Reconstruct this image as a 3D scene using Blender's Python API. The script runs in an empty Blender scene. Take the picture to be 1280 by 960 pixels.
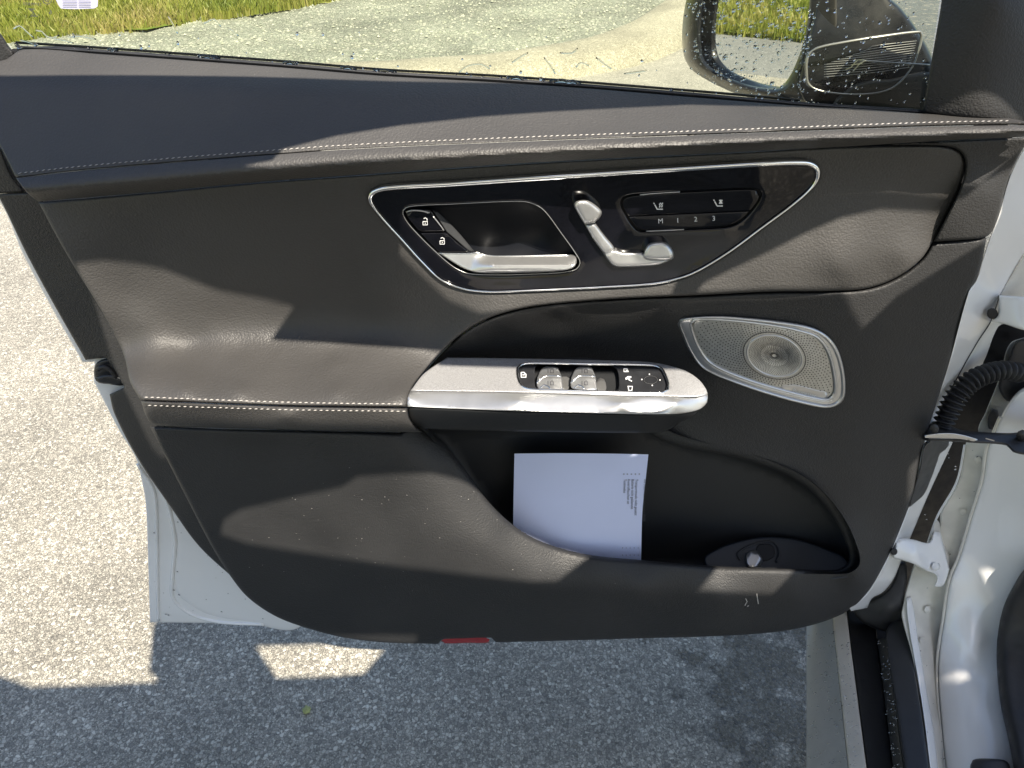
import bpy, bmesh, math, random
import numpy as np
from mathutils import Matrix, Vector
from mathutils.geometry import delaunay_2d_cdt
random.seed(4); rng = np.random.default_rng(4)
R = math.radians
SC = bpy.context.scene
COL = SC.collection

# ------------------------------------------------------------------ camera, world, sun, exposure
FPX = 925.0; PITCH = 36.0
CAM = np.array([0.0, -0.64, 1.25])
cd = bpy.data.cameras.new('camera'); cam = bpy.data.objects.new('camera', cd); COL.objects.link(cam)
cd.sensor_width = 36; cd.lens = 36 * FPX / 1280; cd.clip_start = 0.02; cd.clip_end = 600
cam.location = CAM; cam.rotation_euler = (R(90 - PITCH), 0, 0); SC.camera = cam

SUN = np.array([-0.25, 0.53, -0.81]); SUN /= np.linalg.norm(SUN)      # travel direction
w = bpy.data.worlds.new('World'); SC.world = w; w.use_nodes = True
nt = w.node_tree; bg = nt.nodes['Background']
sky = nt.nodes.new('ShaderNodeTexSky'); sky.sky_type = 'NISHITA'; sky.sun_disc = False
sky.sun_elevation = math.asin(-SUN[2]); sky.sun_rotation = math.atan2(-SUN[0], -SUN[1])
sky.air_density = 1.0; sky.dust_density = 1.2; sky.ozone_density = 1.0
nt.links.new(sky.outputs[0], bg.inputs[0]); bg.inputs[1].default_value = 0.095
sl = bpy.data.lights.new('sun', 'SUN'); sl.energy = 5.0; sl.angle = R(0.45); sl.color = (1, .91, .77)
so = bpy.data.objects.new('sun', sl); COL.objects.link(so)
so.rotation_euler = Vector(SUN).to_track_quat('-Z', 'Y').to_euler()
SC.view_settings.view_transform = 'Standard'; SC.view_settings.look = 'None'
SC.view_settings.exposure = 1.18; SC.view_settings.gamma = 1
SC.cycles.max_bounces = 8; SC.cycles.transparent_max_bounces = 12
SC.cycles.caustics_reflective = False; SC.cycles.caustics_refractive = False

# ------------------------------------------------------------------ tracing: photo point + real depth -> place
CP, SP = math.cos(R(PITCH)), math.sin(R(PITCH))
def ray(u, v):
    a = (np.asarray(u, float) - 640) / FPX; b = (480 - np.asarray(v, float)) / FPX
    return a, CP + b * SP, -SP + b * CP
def W(u, v, Y):
    dx, dy, dz = ray(u, v); t = (np.asarray(Y, float) - CAM[1]) / dy
    return np.stack([dx * t + 0 * t, CAM[1] + dy * t, CAM[2] + dz * t], -1)
def HZ(z):                                                           # depth of a level surface at height z
    def f(u, v):
        dx, dy, dz = ray(u, v); return CAM[1] + dy * (z - CAM[2]) / dz + 0 * np.asarray(u, float)
    return f
def const(Y): return lambda u, v: Y + 0 * np.asarray(u, float)
def offs(f, d): return lambda u, v: f(u, v) + d
def tps(ctrl, lam=1e-4):                                             # smooth surface through depth samples
    P = np.array(ctrl, float); X = P[:, :2] / 300; n = len(P)
    def K(r): return np.where(r > 1e-9, r * r * np.log(np.maximum(r, 1e-9)), 0)
    A = np.zeros((n + 3, n + 3)); r = np.linalg.norm(X[:, None] - X[None], axis=2)
    A[:n, :n] = K(r) + lam * np.eye(n); A[:n, n] = 1; A[:n, n + 1:] = X; A[n, :n] = 1; A[n + 1:, :n] = X.T
    s = np.linalg.solve(A, np.concatenate([P[:, 2], np.zeros(3)]))
    def f(u, v):
        Q = np.stack([np.asarray(u, float), np.asarray(v, float)], -1); sh = Q.shape[:-1]; Q = Q.reshape(-1, 2) / 300
        rr = np.linalg.norm(Q[:, None] - X[None], axis=2)
        return (K(rr) @ s[:n] + s[n] + Q @ s[n + 1:]).reshape(sh)
    return f

def crv(pts, closed=True, step=4.0):                                  # Catmull-Rom through points; a third item marks a corner
    P = [np.array(p[:2], float) for p in pts]; c = [len(p) > 2 for p in pts]; n = len(P); out = []
    for i in range(n if closed else n - 1):
        j = (i + 1) % n
        p1, p2 = P[i], P[j]; L = np.linalg.norm(p2 - p1)
        t1 = (p2 - P[i - 1]) if (closed or i > 0) else (p2 - p1)
        t2 = (P[(j + 1) % n] - p1) if (closed or j < n - 1) else (p2 - p1)
        if c[i]: t1 = p2 - p1
        if c[j]: t2 = p2 - p1
        t1 = t1 / (np.linalg.norm(t1) + 1e-9) * L; t2 = t2 / (np.linalg.norm(t2) + 1e-9) * L
        k = max(1, int(L / step))
        for q in range(k):
            s = q / k; out.append((2*s**3 - 3*s*s + 1)*p1 + (s**3 - 2*s*s + s)*t1 + (-2*s**3 + 3*s*s)*p2 + (s**3 - s*s)*t2)
    if not closed: out.append(P[-1])
    return np.array(out)
def inside(poly, Q):
    x, y = Q[:, 0], Q[:, 1]; r = np.zeros(len(Q), bool)
    a = poly; b = np.roll(poly, -1, axis=0)
    for (x1, y1), (x2, y2) in zip(a, b):
        if y1 == y2: continue
        m = (y1 > y) != (y2 > y); r ^= m & (x < (x2 - x1) * (y - y1) / (y2 - y1) + x1)
    return r
def dist(poly, Q):
    d = np.full(len(Q), 1e9); a = poly; b = np.roll(poly, -1, axis=0)
    for p, q in zip(a, b):
        e = q - p; l = e @ e
        if l < 1e-12: continue
        t = np.clip(((Q - p) @ e) / l, 0, 1); d = np.minimum(d, np.hypot(*(Q - p - t[:, None] * e).T))
    return d
def area(p): x, y = p[:, 0], p[:, 1]; return 0.5 * np.sum(x * np.roll(y, -1) - y * np.roll(x, -1))

# ------------------------------------------------------------------ objects
def parent(o, par):
    if par is not None:
        o.parent = par
        if par.type == 'EMPTY': o.matrix_parent_inverse = Matrix.Translation(par.location).inverted()
def mesh(name, V, Fc, mat, par=None, smooth=True, kind=None):
    me = bpy.data.meshes.new(name); me.from_pydata([tuple(map(float, v)) for v in V], [], [tuple(map(int, f)) for f in Fc]); me.update()
    if smooth: me.polygons.foreach_set('use_smooth', [True] * len(me.polygons))
    o = bpy.data.objects.new(name, me); COL.objects.link(o); me.materials.append(mat); parent(o, par)
    if kind: o['kind'] = kind
    return o
def thing(name, label, cat, loc, group=None):
    o = bpy.data.objects.new(name, None); COL.objects.link(o); o.location = loc; o.empty_display_size = .05
    o['label'] = label; o['category'] = cat
    if group: o['group'] = group
    return o
def tag(o, label, cat): o['label'] = label; o['category'] = cat; return o
def cdt(Q, edges, keep):
    r = delaunay_2d_cdt([Vector((float(a), float(b))) for a, b in Q], edges, [], 0, 1e-6)
    V = np.array([(p.x, p.y) for p in r[0]]); T = np.array([list(f) for f in r[2] if len(f) == 3])
    c = V[T].mean(axis=1); T = T[keep(c)]
    a = V[T]; ar = (a[:, 1, 0]-a[:, 0, 0])*(a[:, 2, 1]-a[:, 0, 1]) - (a[:, 2, 0]-a[:, 0, 0])*(a[:, 1, 1]-a[:, 0, 1])
    T = T[np.abs(ar) > 1e-9]; ar = ar[np.abs(ar) > 1e-9]
    T = np.where((ar > 0)[:, None], T[:, ::-1], T)                    # v grows downwards: flip so faces look at the camera
    return V, T
def patch(name, out, yf, mat, par=None, g=5, edge=(3, .003), skirt=.012, holes=(), hedge=None, kind=None, bump=None, step=4.0):
    """solid skin: outline, smooth depth, rounded rim and a wall going back from the rim"""
    out = crv(out, step=step) if not isinstance(out, np.ndarray) else out
    hs = [h if isinstance(h, np.ndarray) else crv(h, step=step) for h in holes]
    w_, dep = edge; hw, hd = hedge or edge
    pts = [out] + hs; E = []; n0 = 0
    for p in pts:
        k = len(p); E += [(n0 + i, n0 + (i + 1) % k) for i in range(k)]; n0 += k
    def dd(Q):
        d1 = dist(out, Q); d2 = np.full(len(Q), 1e9)
        for h in hs: d2 = np.minimum(d2, dist(h, Q))
        return d1, d2
    def ok(Q):
        m = inside(out, Q)
        for h in hs: m &= ~inside(h, Q)
        return m
    extra = []
    for p, ww in [(out, w_)] + [(h, hw) for h in hs]:
        t = np.roll(p, -1, axis=0) - np.roll(p, 1, axis=0); t /= np.linalg.norm(t, axis=1)[:, None] + 1e-9
        nr = np.stack([-t[:, 1], t[:, 0]], -1) * (1 if area(p) > 0 else -1)
        if p is not out: nr = -nr
        for fr in (.12, .35, .65, 1.0):
            q = p + nr * ww * fr; d1, d2 = dd(q); q = q[ok(q) & (np.minimum(d1, d2) > ww * fr * .93)]; extra.append(q)
    lo, hi = out.min(0), out.max(0)
    gx, gy = np.meshgrid(np.arange(lo[0] + g/2, hi[0], g), np.arange(lo[1] + g/2, hi[1], g))
    gx = gx + (np.arange(gx.shape[0]) % 2)[:, None] * g * .5
    Q = np.stack([gx.ravel(), gy.ravel()], -1); Q = Q[ok(Q)]
    if len(Q):
        d1, d2 = dd(Q); Q = Q[(d1 > w_ + g * .4) & (d2 > hw + g * .4)]
    allp = np.concatenate(pts + extra + [Q])
    V, T = cdt(allp, E, ok)
    d1, d2 = dd(V)
    a = np.clip(1 - d1 / max(w_, 1e-6), 0, 1); b = np.clip(1 - d2 / max(hw, 1e-6), 0, 1)
    Y = yf(V[:, 0], V[:, 1]) + dep * (1 - np.sqrt(1 - a * a)) + hd * (1 - np.sqrt(1 - b * b))
    if bump is not None: Y = Y + bump(V[:, 0], V[:, 1])
    P3 = W(V[:, 0], V[:, 1], Y)
    cnt = {}
    for f in T:
        for i in range(3):
            e = (f[i], f[(i+1) % 3]); cnt[e] = 1
    B = [e for e in cnt if (e[1], e[0]) not in cnt]
    Vo = [p for p in P3]; Fo = [list(f) for f in T]
    if skirt:
        mp = {}
        for e in B:
            for i in e:
                if i not in mp:
                    d = np.array(ray(V[i, 0], V[i, 1])); d /= np.linalg.norm(d); mp[i] = len(Vo); Vo.append(P3[i] + d * skirt)
        for a_, b_ in B: Fo.append([b_, a_, mp[a_], mp[b_]])
    o = mesh(name, Vo, Fo, mat, par, kind=kind)
    if skirt:
        try:
            for e in o.data.edges: pass
            o.data.set_sharp_from_angle(angle=R(50))
        except Exception: pass
    return o
def tube(name, P, r, mat, par=None, n=8, closed=False, kind=None):
    P = [np.array(p, float) for p in P]; m = len(P); r = r if hasattr(r, '__len__') else [r] * m
    V = []; Fc = []
    up = None
    for i in range(m):
        a = P[i-1] if (i > 0 or closed) else P[i]; b = P[(i+1) % m] if (i < m-1 or closed) else P[i]
        t = b - a; t /= np.linalg.norm(t) + 1e-12
        if up is None: up = np.cross(t, [0.3, -1, .1])
        up = up - t * (up @ t); up /= np.linalg.norm(up) + 1e-12; s = np.cross(t, up)
        for k in range(n):
            an = 2 * math.pi * k / n; V.append(P[i] + r[i] * (math.cos(an) * up + math.sin(an) * s))
    for i in range(m if closed else m - 1):
        for k in range(n):
            a = i*n + k; b = i*n + (k+1) % n; j = ((i+1) % m)*n; Fc.append([a, b, j + (k+1) % n, j + k])
    if not closed:
        Fc.append(list(range(n))[::-1]); Fc.append(list(range((m-1)*n, m*n)))
    return mesh(name, V, Fc, mat, par, kind=kind)
def ptube(name, pts, yf, r, mat, par=None, closed=False, n=8, dy=0, step=4, kind=None):
    c = crv(pts, closed, step) if not isinstance(pts, np.ndarray) else pts
    return tube(name, W(c[:, 0], c[:, 1], yf(c[:, 0], c[:, 1]) + dy), r(c[:, 0], c[:, 1]) if callable(r) else r, mat, par, n, closed, kind)
def strokes(name, lines, wd, yf, mat, par, dy=-.0006, kind=None):
    V = []; Fc = []
    for L in lines:
        L = np.array(L, float); n0 = len(V)
        for i in range(len(L)):
            a = L[max(i-1, 0)]; b = L[min(i+1, len(L)-1)]; t = b - a; t /= np.linalg.norm(t) + 1e-9; nn = np.array([-t[1], t[0]]) * wd / 2
            V += [L[i] + nn, L[i] - nn]
        for i in range(len(L) - 1): a = n0 + 2*i; Fc.append([a, a+2, a+3, a+1])
    V = np.array(V); return mesh(name, W(V[:, 0], V[:, 1], yf(V[:, 0], V[:, 1]) + dy), Fc, mat, par, smooth=False, kind=kind)
def circ(u, v, r, n=14, ry=None): return [(u + r*math.cos(2*math.pi*i/n), v + (ry or r)*math.sin(2*math.pi*i/n)) for i in range(n+1)]
def text(name, s, u, v, size, ang, yf, mat, par, dy=-.0006, mirror=False, stretch=1.0):
    c = bpy.data.curves.new('lettering', 'FONT'); c.body = s; c.size = 1; c.resolution_u = 2
    o = bpy.data.objects.new('lettering', c); COL.objects.link(o); bpy.context.view_layer.update()
    me = o.evaluated_get(bpy.context.evaluated_depsgraph_get()).to_mesh()
    V = np.array([tuple(q.co)[:2] for q in me.vertices]); Fc = [list(p.vertices) for p in me.polygons]
    o.to_mesh_clear(); bpy.data.objects.remove(o); bpy.data.curves.remove(c)
    if not len(V): return None
    if mirror: V[:, 0] *= -1
    x = V[:, 0] * size * stretch; y = -V[:, 1] * size; ca, sa = math.cos(R(ang)), math.sin(R(ang))
    U = u + x*ca - y*sa; Vv = v + x*sa + y*ca
    return mesh(name, W(U, Vv, yf(U, Vv) + dy), [f[::-1] for f in Fc] if False else Fc, mat, par, smooth=False)

# ------------------------------------------------------------------ materials
def mat(name, col, rough=.5, metal=0, spec=.5, coat=0, grain=None, noise=None, aniso=0, trans=0):
    m = bpy.data.materials.new(name); m.use_nodes = True; N = m.node_tree; b = N.nodes['Principled BSDF']
    b.inputs['Base Color'].default_value = (*col, 1); b.inputs['Roughness'].default_value = rough; b.inputs['Metallic'].default_value = metal
    b.inputs['Specular IOR Level'].default_value = spec; b.inputs['Coat Weight'].default_value = coat
    if coat: b.inputs['Coat Roughness'].default_value = .03
    tc = N.nodes.new('ShaderNodeTexCoord')
    if noise:                                                         # (scale, amount) mottled base colour and gloss
        n = N.nodes.new('ShaderNodeTexNoise'); n.inputs['Scale'].default_value = noise[0]; n.inputs['Detail'].default_value = 6
        N.links.new(tc.outputs['Object'], n.inputs['Vector'])
        mr = N.nodes.new('ShaderNodeMapRange'); mr.inputs[1].default_value = .3; mr.inputs[2].default_value = .7
        mr.inputs[3].default_value = 1 - noise[1]; mr.inputs[4].default_value = 1 + noise[1]
        N.links.new(n.outputs[0], mr.inputs[0])
        mx = N.nodes.new('ShaderNodeVectorMath'); mx.operation = 'SCALE'; mx.inputs[0].default_value = col
        N.links.new(mr.outputs[0], mx.inputs[3]); N.links.new(mx.outputs[0], b.inputs['Base Color'])
        r2 = N.nodes.new('ShaderNodeMath'); r2.operation = 'MULTIPLY'; r2.inputs[1].default_value = rough
        N.links.new(mr.outputs[0], r2.inputs[0]); N.links.new(r2.outputs[0], b.inputs['Roughness'])
    if grain:                                                         # (scale, strength, distance)
        v = N.nodes.new('ShaderNodeTexVoronoi'); v.feature = 'SMOOTH_F1'; v.inputs['Scale'].default_value = grain[0]; v.inputs['Smoothness'].default_value = .4
        n = N.nodes.new('ShaderNodeTexNoise'); n.inputs['Scale'].default_value = grain[0] * .35; n.inputs['Detail'].default_value = 3
        mp = N.nodes.new('ShaderNodeMix'); mp.data_type = 'VECTOR'; mp.inputs[0].default_value = .003
        N.links.new(tc.outputs['Object'], mp.inputs[4]); N.links.new(n.outputs['Color'], mp.inputs[5])
        N.links.new(mp.outputs[1], v.inputs['Vector']); N.links.new(tc.outputs['Object'], n.inputs['Vector'])
        ad = N.nodes.new('ShaderNodeMath'); ad.operation = 'MULTIPLY_ADD'; ad.inputs[1].default_value = .5
        N.links.new(n.outputs[0], ad.inputs[0]); N.links.new(v.outputs[0], ad.inputs[2])
        bu = N.nodes.new('ShaderNodeBump'); bu.inputs['Strength'].default_value = grain[1]; bu.inputs['Distance'].default_value = grain[2]; bu.invert = True
        N.links.new(ad.outputs[0], bu.inputs['Height']); N.links.new(bu.outputs[0], b.inputs['Normal'])
    return m
M = {}
M['leather'] = mat('charcoal_leather', (.051, .049, .048), .52, grain=(500, .55, .0007), noise=(9, .12), spec=.45)
M['card'] = mat('charcoal_moulded_plastic', (.027, .027, .028), .55, grain=(560, .6, .0007), noise=(12, .14), spec=.4)
M['cardsmooth'] = mat('dark_smooth_plastic', (.022, .023, .025), .5, grain=(900, .3, .0003), noise=(15, .1), spec=.4)
M['gloss'] = mat('gloss_black_plastic', (.004, .004, .006), .05, spec=.45, coat=0, noise=(40, .3))
M['chrome'] = mat('bright_chrome', (.86, .87, .88), .12, 1)
M['satin'] = mat('satin_silver', (.54, .545, .55), .3, .8, noise=(60, .05))
M['satin2'] = mat('satin_silver_dark', (.42, .42, .42), .34, .8, noise=(60, .05))
M['weave'] = mat('fine_textured_aluminium', (.50, .50, .51), .36, .5, grain=(1500, .5, .0004), noise=(800, .2))
M['ridge'] = mat('grille_aluminium', (.50, .50, .475), .34, .7, noise=(200, .1))
M['hole'] = mat('dark_hole', (.012, .012, .014), .7)
M['rubber'] = mat('black_rubber', (.013, .013, .015), .55, noise=(80, .3), grain=(300, .2, .0004))
M['black'] = mat('matt_black_plastic', (.02, .021, .024), .45, noise=(60, .15))
M['white'] = mat('white_car_paint', (.82, .82, .82), .22, coat=.7, noise=(7, .03))
M['whitedirty'] = mat('white_paint_thin_coat', (.66, .64, .58), .45, noise=(30, .12), grain=(160, .12, .0004))
M['greypaint'] = mat('dusty_grey_sealer', (.34, .34, .32), .55, noise=(50, .2), grain=(260, .35, .0008))
M['thread'] = mat('grey_thread', (.42, .40, .38), .7)
M['print'] = mat('white_print', (.75, .76, .78), .6)
M['printdark'] = mat('dark_print', (.05, .05, .06), .6)
M['paper'] = mat('white_paper', (.66, .71, .95), .8, noise=(20, .015))  # blue cast of the skylight put into the sheet's base colour
M['red'] = mat('red_reflector_plastic', (.30, .012, .018), .25, coat=.5)
M['sillgrey'] = mat('silver_grey_sill', (.36, .36, .355), .35, noise=(30, .05))
M['sillbeige'] = mat('beige_sill_edge', (.60, .56, .48), .5, noise=(40, .06))
M['mirrorblack'] = mat('wet_black_plastic', (.010, .011, .014), .3, coat=.2, noise=(60, .2))
M['mirrorside'] = mat('dull_taupe_plastic', (.055, .053, .05), .5, noise=(60, .15))
M['cupblack'] = mat('satin_black_cup', (.005, .006, .009), .5, spec=.2)
M['roofliner'] = mat('pale_headliner', (.66, .69, .74), .9)  # pale underside of the added shadow plate, bounces light into the shade
M['mirror'] = mat('mirror_silver', (.92, .93, .92), .01, 1)
M['tailbtn'] = mat('slate_switch_surround', (.022, .026, .034), .5)
def glass_mat(name, tint, refl, rough=.0):
    m = bpy.data.materials.new(name); m.use_nodes = True; N = m.node_tree; N.nodes.remove(N.nodes['Principled BSDF'])
    o = N.nodes['Material Output']; t = N.nodes.new('ShaderNodeBsdfTransparent'); t.inputs[0].default_value = (*tint, 1)
    g = N.nodes.new('ShaderNodeBsdfGlossy'); g.inputs['Roughness'].default_value = rough; f = N.nodes.new('ShaderNodeFresnel'); f.inputs[0].default_value = refl
    mx = N.nodes.new('ShaderNodeMixShader'); N.links.new(f.outputs[0], mx.inputs[0]); N.links.new(t.outputs[0], mx.inputs[1]); N.links.new(g.outputs[0], mx.inputs[2])
    N.links.new(mx.outputs[0], o.inputs[0]); return m
M['glass'] = glass_mat('window_glass', (.80, .82, .70), 1.30)
wm = mat('water', (1, 1, 1), .0); wm.node_tree.nodes['Principled BSDF'].inputs['Transmission Weight'].default_value = 1
wm.node_tree.nodes['Principled BSDF'].inputs['IOR'].default_value = 1.33; M['water'] = wm

def ramp_mat(name, build):
    m = bpy.data.materials.new(name); m.use_nodes = True; build(m.node_tree, m.node_tree.nodes['Principled BSDF']); return m
def pebbles(N, b, sc, stops, bump, rough=.8, patch_sc=1.5, stretch=(1, 1, 1), darkpatch=.35, wet=False):
    tc = N.nodes.new('ShaderNodeTexCoord'); mp = N.nodes.new('ShaderNodeMapping'); mp.inputs['Scale'].default_value = stretch
    N.links.new(tc.outputs['Object'], mp.inputs[0])
    n0 = N.nodes.new('ShaderNodeTexNoise'); n0.inputs['Scale'].default_value = sc * .6; n0.inputs['Detail'].default_value = 2
    N.links.new(mp.outputs[0], n0.inputs['Vector'])
    mx0 = N.nodes.new('ShaderNodeMix'); mx0.data_type = 'VECTOR'; mx0.inputs[0].default_value = .6 / sc * 1.6
    N.links.new(mp.outputs[0], mx0.inputs[4]); N.links.new(n0.outputs['Color'], mx0.inputs[5])
    cols = []; hts = []
    for k, (s, seed) in enumerate(((sc, 0), (sc * 1.9, 3.7))):
        ad = N.nodes.new('ShaderNodeVectorMath'); ad.operation = 'ADD'; ad.inputs[1].default_value = (seed, seed * 2, 0)
        N.links.new(mx0.outputs[1], ad.inputs[0])
        v = N.nodes.new('ShaderNodeTexVoronoi'); v.inputs['Scale'].default_value = s; N.links.new(ad.outputs[0], v.inputs['Vector'])
        e = N.nodes.new('ShaderNodeTexVoronoi'); e.feature = 'DISTANCE_TO_EDGE'; e.inputs['Scale'].default_value = s; N.links.new(ad.outputs[0], e.inputs['Vector'])
        sx = N.nodes.new('ShaderNodeSeparateColor'); N.links.new(v.outputs['Color'], sx.inputs[0])
        rp = N.nodes.new('ShaderNodeValToRGB'); rp.color_ramp.interpolation = 'LINEAR'
        while len(rp.color_ramp.elements) < len(stops): rp.color_ramp.elements.new(.5)
        for el, (p, c) in zip(rp.color_ramp.elements, stops): el.position = p; el.color = (*c, 1)
        N.links.new(sx.outputs[k], rp.inputs[0])
        er = N.nodes.new('ShaderNodeMapRange'); er.inputs[2].default_value = .14; er.inputs[3].default_value = .45; er.inputs[4].default_value = 1
        N.links.new(e.outputs[0], er.inputs[0])
        vm = N.nodes.new('ShaderNodeVectorMath'); vm.operation = 'SCALE'; N.links.new(rp.outputs[0], vm.inputs[0]); N.links.new(er.outputs[0], vm.inputs[3])
        cols.append(vm.outputs[0]); hts.append((er.outputs[0], sx.outputs[2]))
    sel = N.nodes.new('ShaderNodeMath'); sel.operation = 'GREATER_THAN'; sel.inputs[1].default_value = .52
    N.links.new(hts[0][1], sel.inputs[0])
    mx = N.nodes.new('ShaderNodeMix'); mx.data_type = 'RGBA'; N.links.new(sel.outputs[0], mx.inputs[0]); N.links.new(cols[1], mx.inputs[6]); N.links.new(cols[0], mx.inputs[7])
    n1 = N.nodes.new('ShaderNodeTexNoise'); n1.inputs['Scale'].default_value = patch_sc; n1.inputs['Detail'].default_value = 5; N.links.new(tc.outputs['Object'], n1.inputs['Vector'])
    mr = N.nodes.new('ShaderNodeMapRange'); mr.inputs[1].default_value = .3; mr.inputs[2].default_value = .7; mr.inputs[3].default_value = 1 - darkpatch; mr.inputs[4].default_value = 1 + darkpatch * .5
    N.links.new(n1.outputs[0], mr.inputs[0])
    vs = N.nodes.new('ShaderNodeVectorMath'); vs.operation = 'SCALE'; N.links.new(mx.outputs[2], vs.inputs[0]); N.links.new(mr.outputs[0], vs.inputs[3])
    N.links.new(vs.outputs[0], b.inputs['Base Color']); b.inputs['Roughness'].default_value = rough
    if wet:                                                           # puddled drips beside the sill
        sp_ = N.nodes.new('ShaderNodeSeparateXYZ'); N.links.new(tc.outputs['Object'], sp_.inputs[0])
        gx = N.nodes.new('ShaderNodeMapRange'); gx.inputs[1].default_value = .16; gx.inputs[2].default_value = .46; N.links.new(sp_.outputs[0], gx.inputs[0])
        nw = N.nodes.new('ShaderNodeTexNoise'); nw.inputs['Scale'].default_value = 14; nw.inputs['Detail'].default_value = 7; nw.inputs['Roughness'].default_value = .65; N.links.new(tc.outputs['Object'], nw.inputs['Vector'])
        aw = N.nodes.new('ShaderNodeMath'); aw.operation = 'MULTIPLY_ADD'; aw.inputs[1].default_value = .30; N.links.new(gx.outputs[0], aw.inputs[0]); N.links.new(nw.outputs[0], aw.inputs[2])
        fw = N.nodes.new('ShaderNodeMapRange'); fw.inputs[1].default_value = .66; fw.inputs[2].default_value = .76; fw.inputs[3].default_value = 1; fw.inputs[4].default_value = .38; N.links.new(aw.outputs[0], fw.inputs[0])
        v2 = N.nodes.new('ShaderNodeVectorMath'); v2.operation = 'SCALE'; N.links.new(vs.outputs[0], v2.inputs[0]); N.links.new(fw.outputs[0], v2.inputs[3]); N.links.new(v2.outputs[0], b.inputs['Base Color'])
        rw = N.nodes.new('ShaderNodeMath'); rw.operation = 'MULTIPLY'; rw.inputs[1].default_value = rough; N.links.new(fw.outputs[0], rw.inputs[0]); N.links.new(rw.outputs[0], b.inputs['Roughness'])
    hm = N.nodes.new('ShaderNodeMix'); N.links.new(sel.outputs[0], hm.inputs[0]); N.links.new(hts[1][0], hm.inputs[2]); N.links.new(hts[0][0], hm.inputs[3])
    bu = N.nodes.new('ShaderNodeBump'); bu.inputs['Strength'].default_value = 1; bu.inputs['Distance'].default_value = bump
    N.links.new(hm.outputs[0], bu.inputs['Height']); N.links.new(bu.outputs[0], b.inputs['Normal'])
M['asphalt'] = ramp_mat('exposed_aggregate_asphalt', lambda N, b: pebbles(N, b, 165,
    [(0, (.20, .185, .155)), (.3, (.31, .29, .24)), (.6, (.41, .38, .315)), (.85, (.52, .485, .40)), (1, (.66, .62, .52))], .0015, .6, 3.0, (1, 1, .01), .22, wet=True))
M['pale'] = ramp_mat('pale_concrete_gutter', lambda N, b: pebbles(N, b, 90,
    [(0, (.29, .28, .24)), (.5, (.38, .365, .31)), (1, (.47, .45, .39))], .001, .8, 2.5, (1, 1, .01), .2))
M['gravel'] = ramp_mat('grey_green_gravel', lambda N, b: pebbles(N, b, 34,
    [(0, (.25, .27, .21)), (.4, (.31, .33, .26)), (.75, (.36, .37, .30)), (1, (.45, .45, .37))], .006, .8, 1.2, (1, 1, 1), .35))
M['kerb'] = ramp_mat('weathered_cream_concrete', lambda N, b: pebbles(N, b, 60,
    [(0, (.34, .32, .24)), (.5, (.42, .395, .30)), (1, (.50, .47, .37))], .001, .8, 2.0, (1, 1, 1), .25))
M['road'] = ramp_mat('grey_road_asphalt', lambda N, b: pebbles(N, b, 90,
    [(0, (.16, .165, .16)), (.5, (.22, .225, .22)), (1, (.31, .31, .30))], .001, .8, 1.0, (1, 1, .01), .2))
def grass_nodes(N, b):
    tc = N.nodes.new('ShaderNodeTexCoord'); n = N.nodes.new('ShaderNodeTexNoise'); n.inputs['Scale'].default_value = 1.6; n.inputs['Detail'].default_value = 8; n.inputs['Roughness'].default_value = .7
    N.links.new(tc.outputs['Object'], n.inputs['Vector']); rp = N.nodes.new('ShaderNodeValToRGB')
    rp.color_ramp.elements[0].position = .36; rp.color_ramp.elements[0].color = (.075, .13, .016, 1)
    rp.color_ramp.elements[1].position = .64; rp.color_ramp.elements[1].color = (.30, .27, .09, 1)
    e = rp.color_ramp.elements.new(.5); e.color = (.15, .21, .03, 1)
    N.links.new(n.outputs[0], rp.inputs[0]); N.links.new(rp.outputs[0], b.inputs['Base Color']); b.inputs['Roughness'].default_value = .6
M['grass'] = ramp_mat('meadow_grass', grass_nodes)
M['soil'] = mat('dry_soil', (.20, .19, .10), .9, noise=(3, .4))

# ------------------------------------------------------------------ depth fields of the door skin
def yglass(u, v): return np.interp(u, [-40, 0, 600, 1160, 1300], [.062, .06, .045, .012, .004])
glassline = [(-30, 54), (19, 58), (130, 65), (240, 73), (360, 82), (480, 92), (640, 101), (740, 108), (860, 118), (1010, 131), (1090, 135), (1152, 140), (1300, 149)]
stitchline = [(12, 219), (20, 218), (100, 209), (200, 200), (340, 189), (440, 182), (640, 173), (860, 165), (1020, 159), (1160, 154), (1262, 152), (1300, 153)]
seamline = [(48, 252), (180, 241), (330, 227), (440, 219), (620, 206), (760, 198), (900, 191), (1060, 183), (1150, 181), (1190, 178), (1300, 172)]
gl = crv(glassline, False); st = crv(stitchline, False); sm = crv(seamline, False)
VG = lambda u: np.interp(u, gl[:, 0], gl[:, 1]); VS = lambda u: np.interp(u, st[:, 0], st[:, 1]); VM = lambda u: np.interp(u, sm[:, 0], sm[:, 1])
def ybelt(u, v):
    s = np.clip((v - VG(u)) / np.maximum(VS(u) - VG(u), 5), 0, 1.05)
    w0 = yglass(u, v) - .004
    g = np.clip((820 - u) / 500, 0, 1); e = np.where(s < .27, s / .27 * .46, .46 + .54 * (s - .27) / .73)
    e = e - .02 * np.exp(-((s - .27) / .05) ** 2)
    return w0 + (-.036 - w0) * (g * e + (1 - g) * s)
def yband(u, v):
    s = np.clip((v - VS(u)) / np.maximum(VM(u) - VS(u), 5), 0, 1)
    return -.036 - .014 * np.sin(np.clip(s / .62, 0, 1) * math.pi / 2) + .024 * np.clip((s - .62) / .38, 0, 1) ** 1.3
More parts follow.
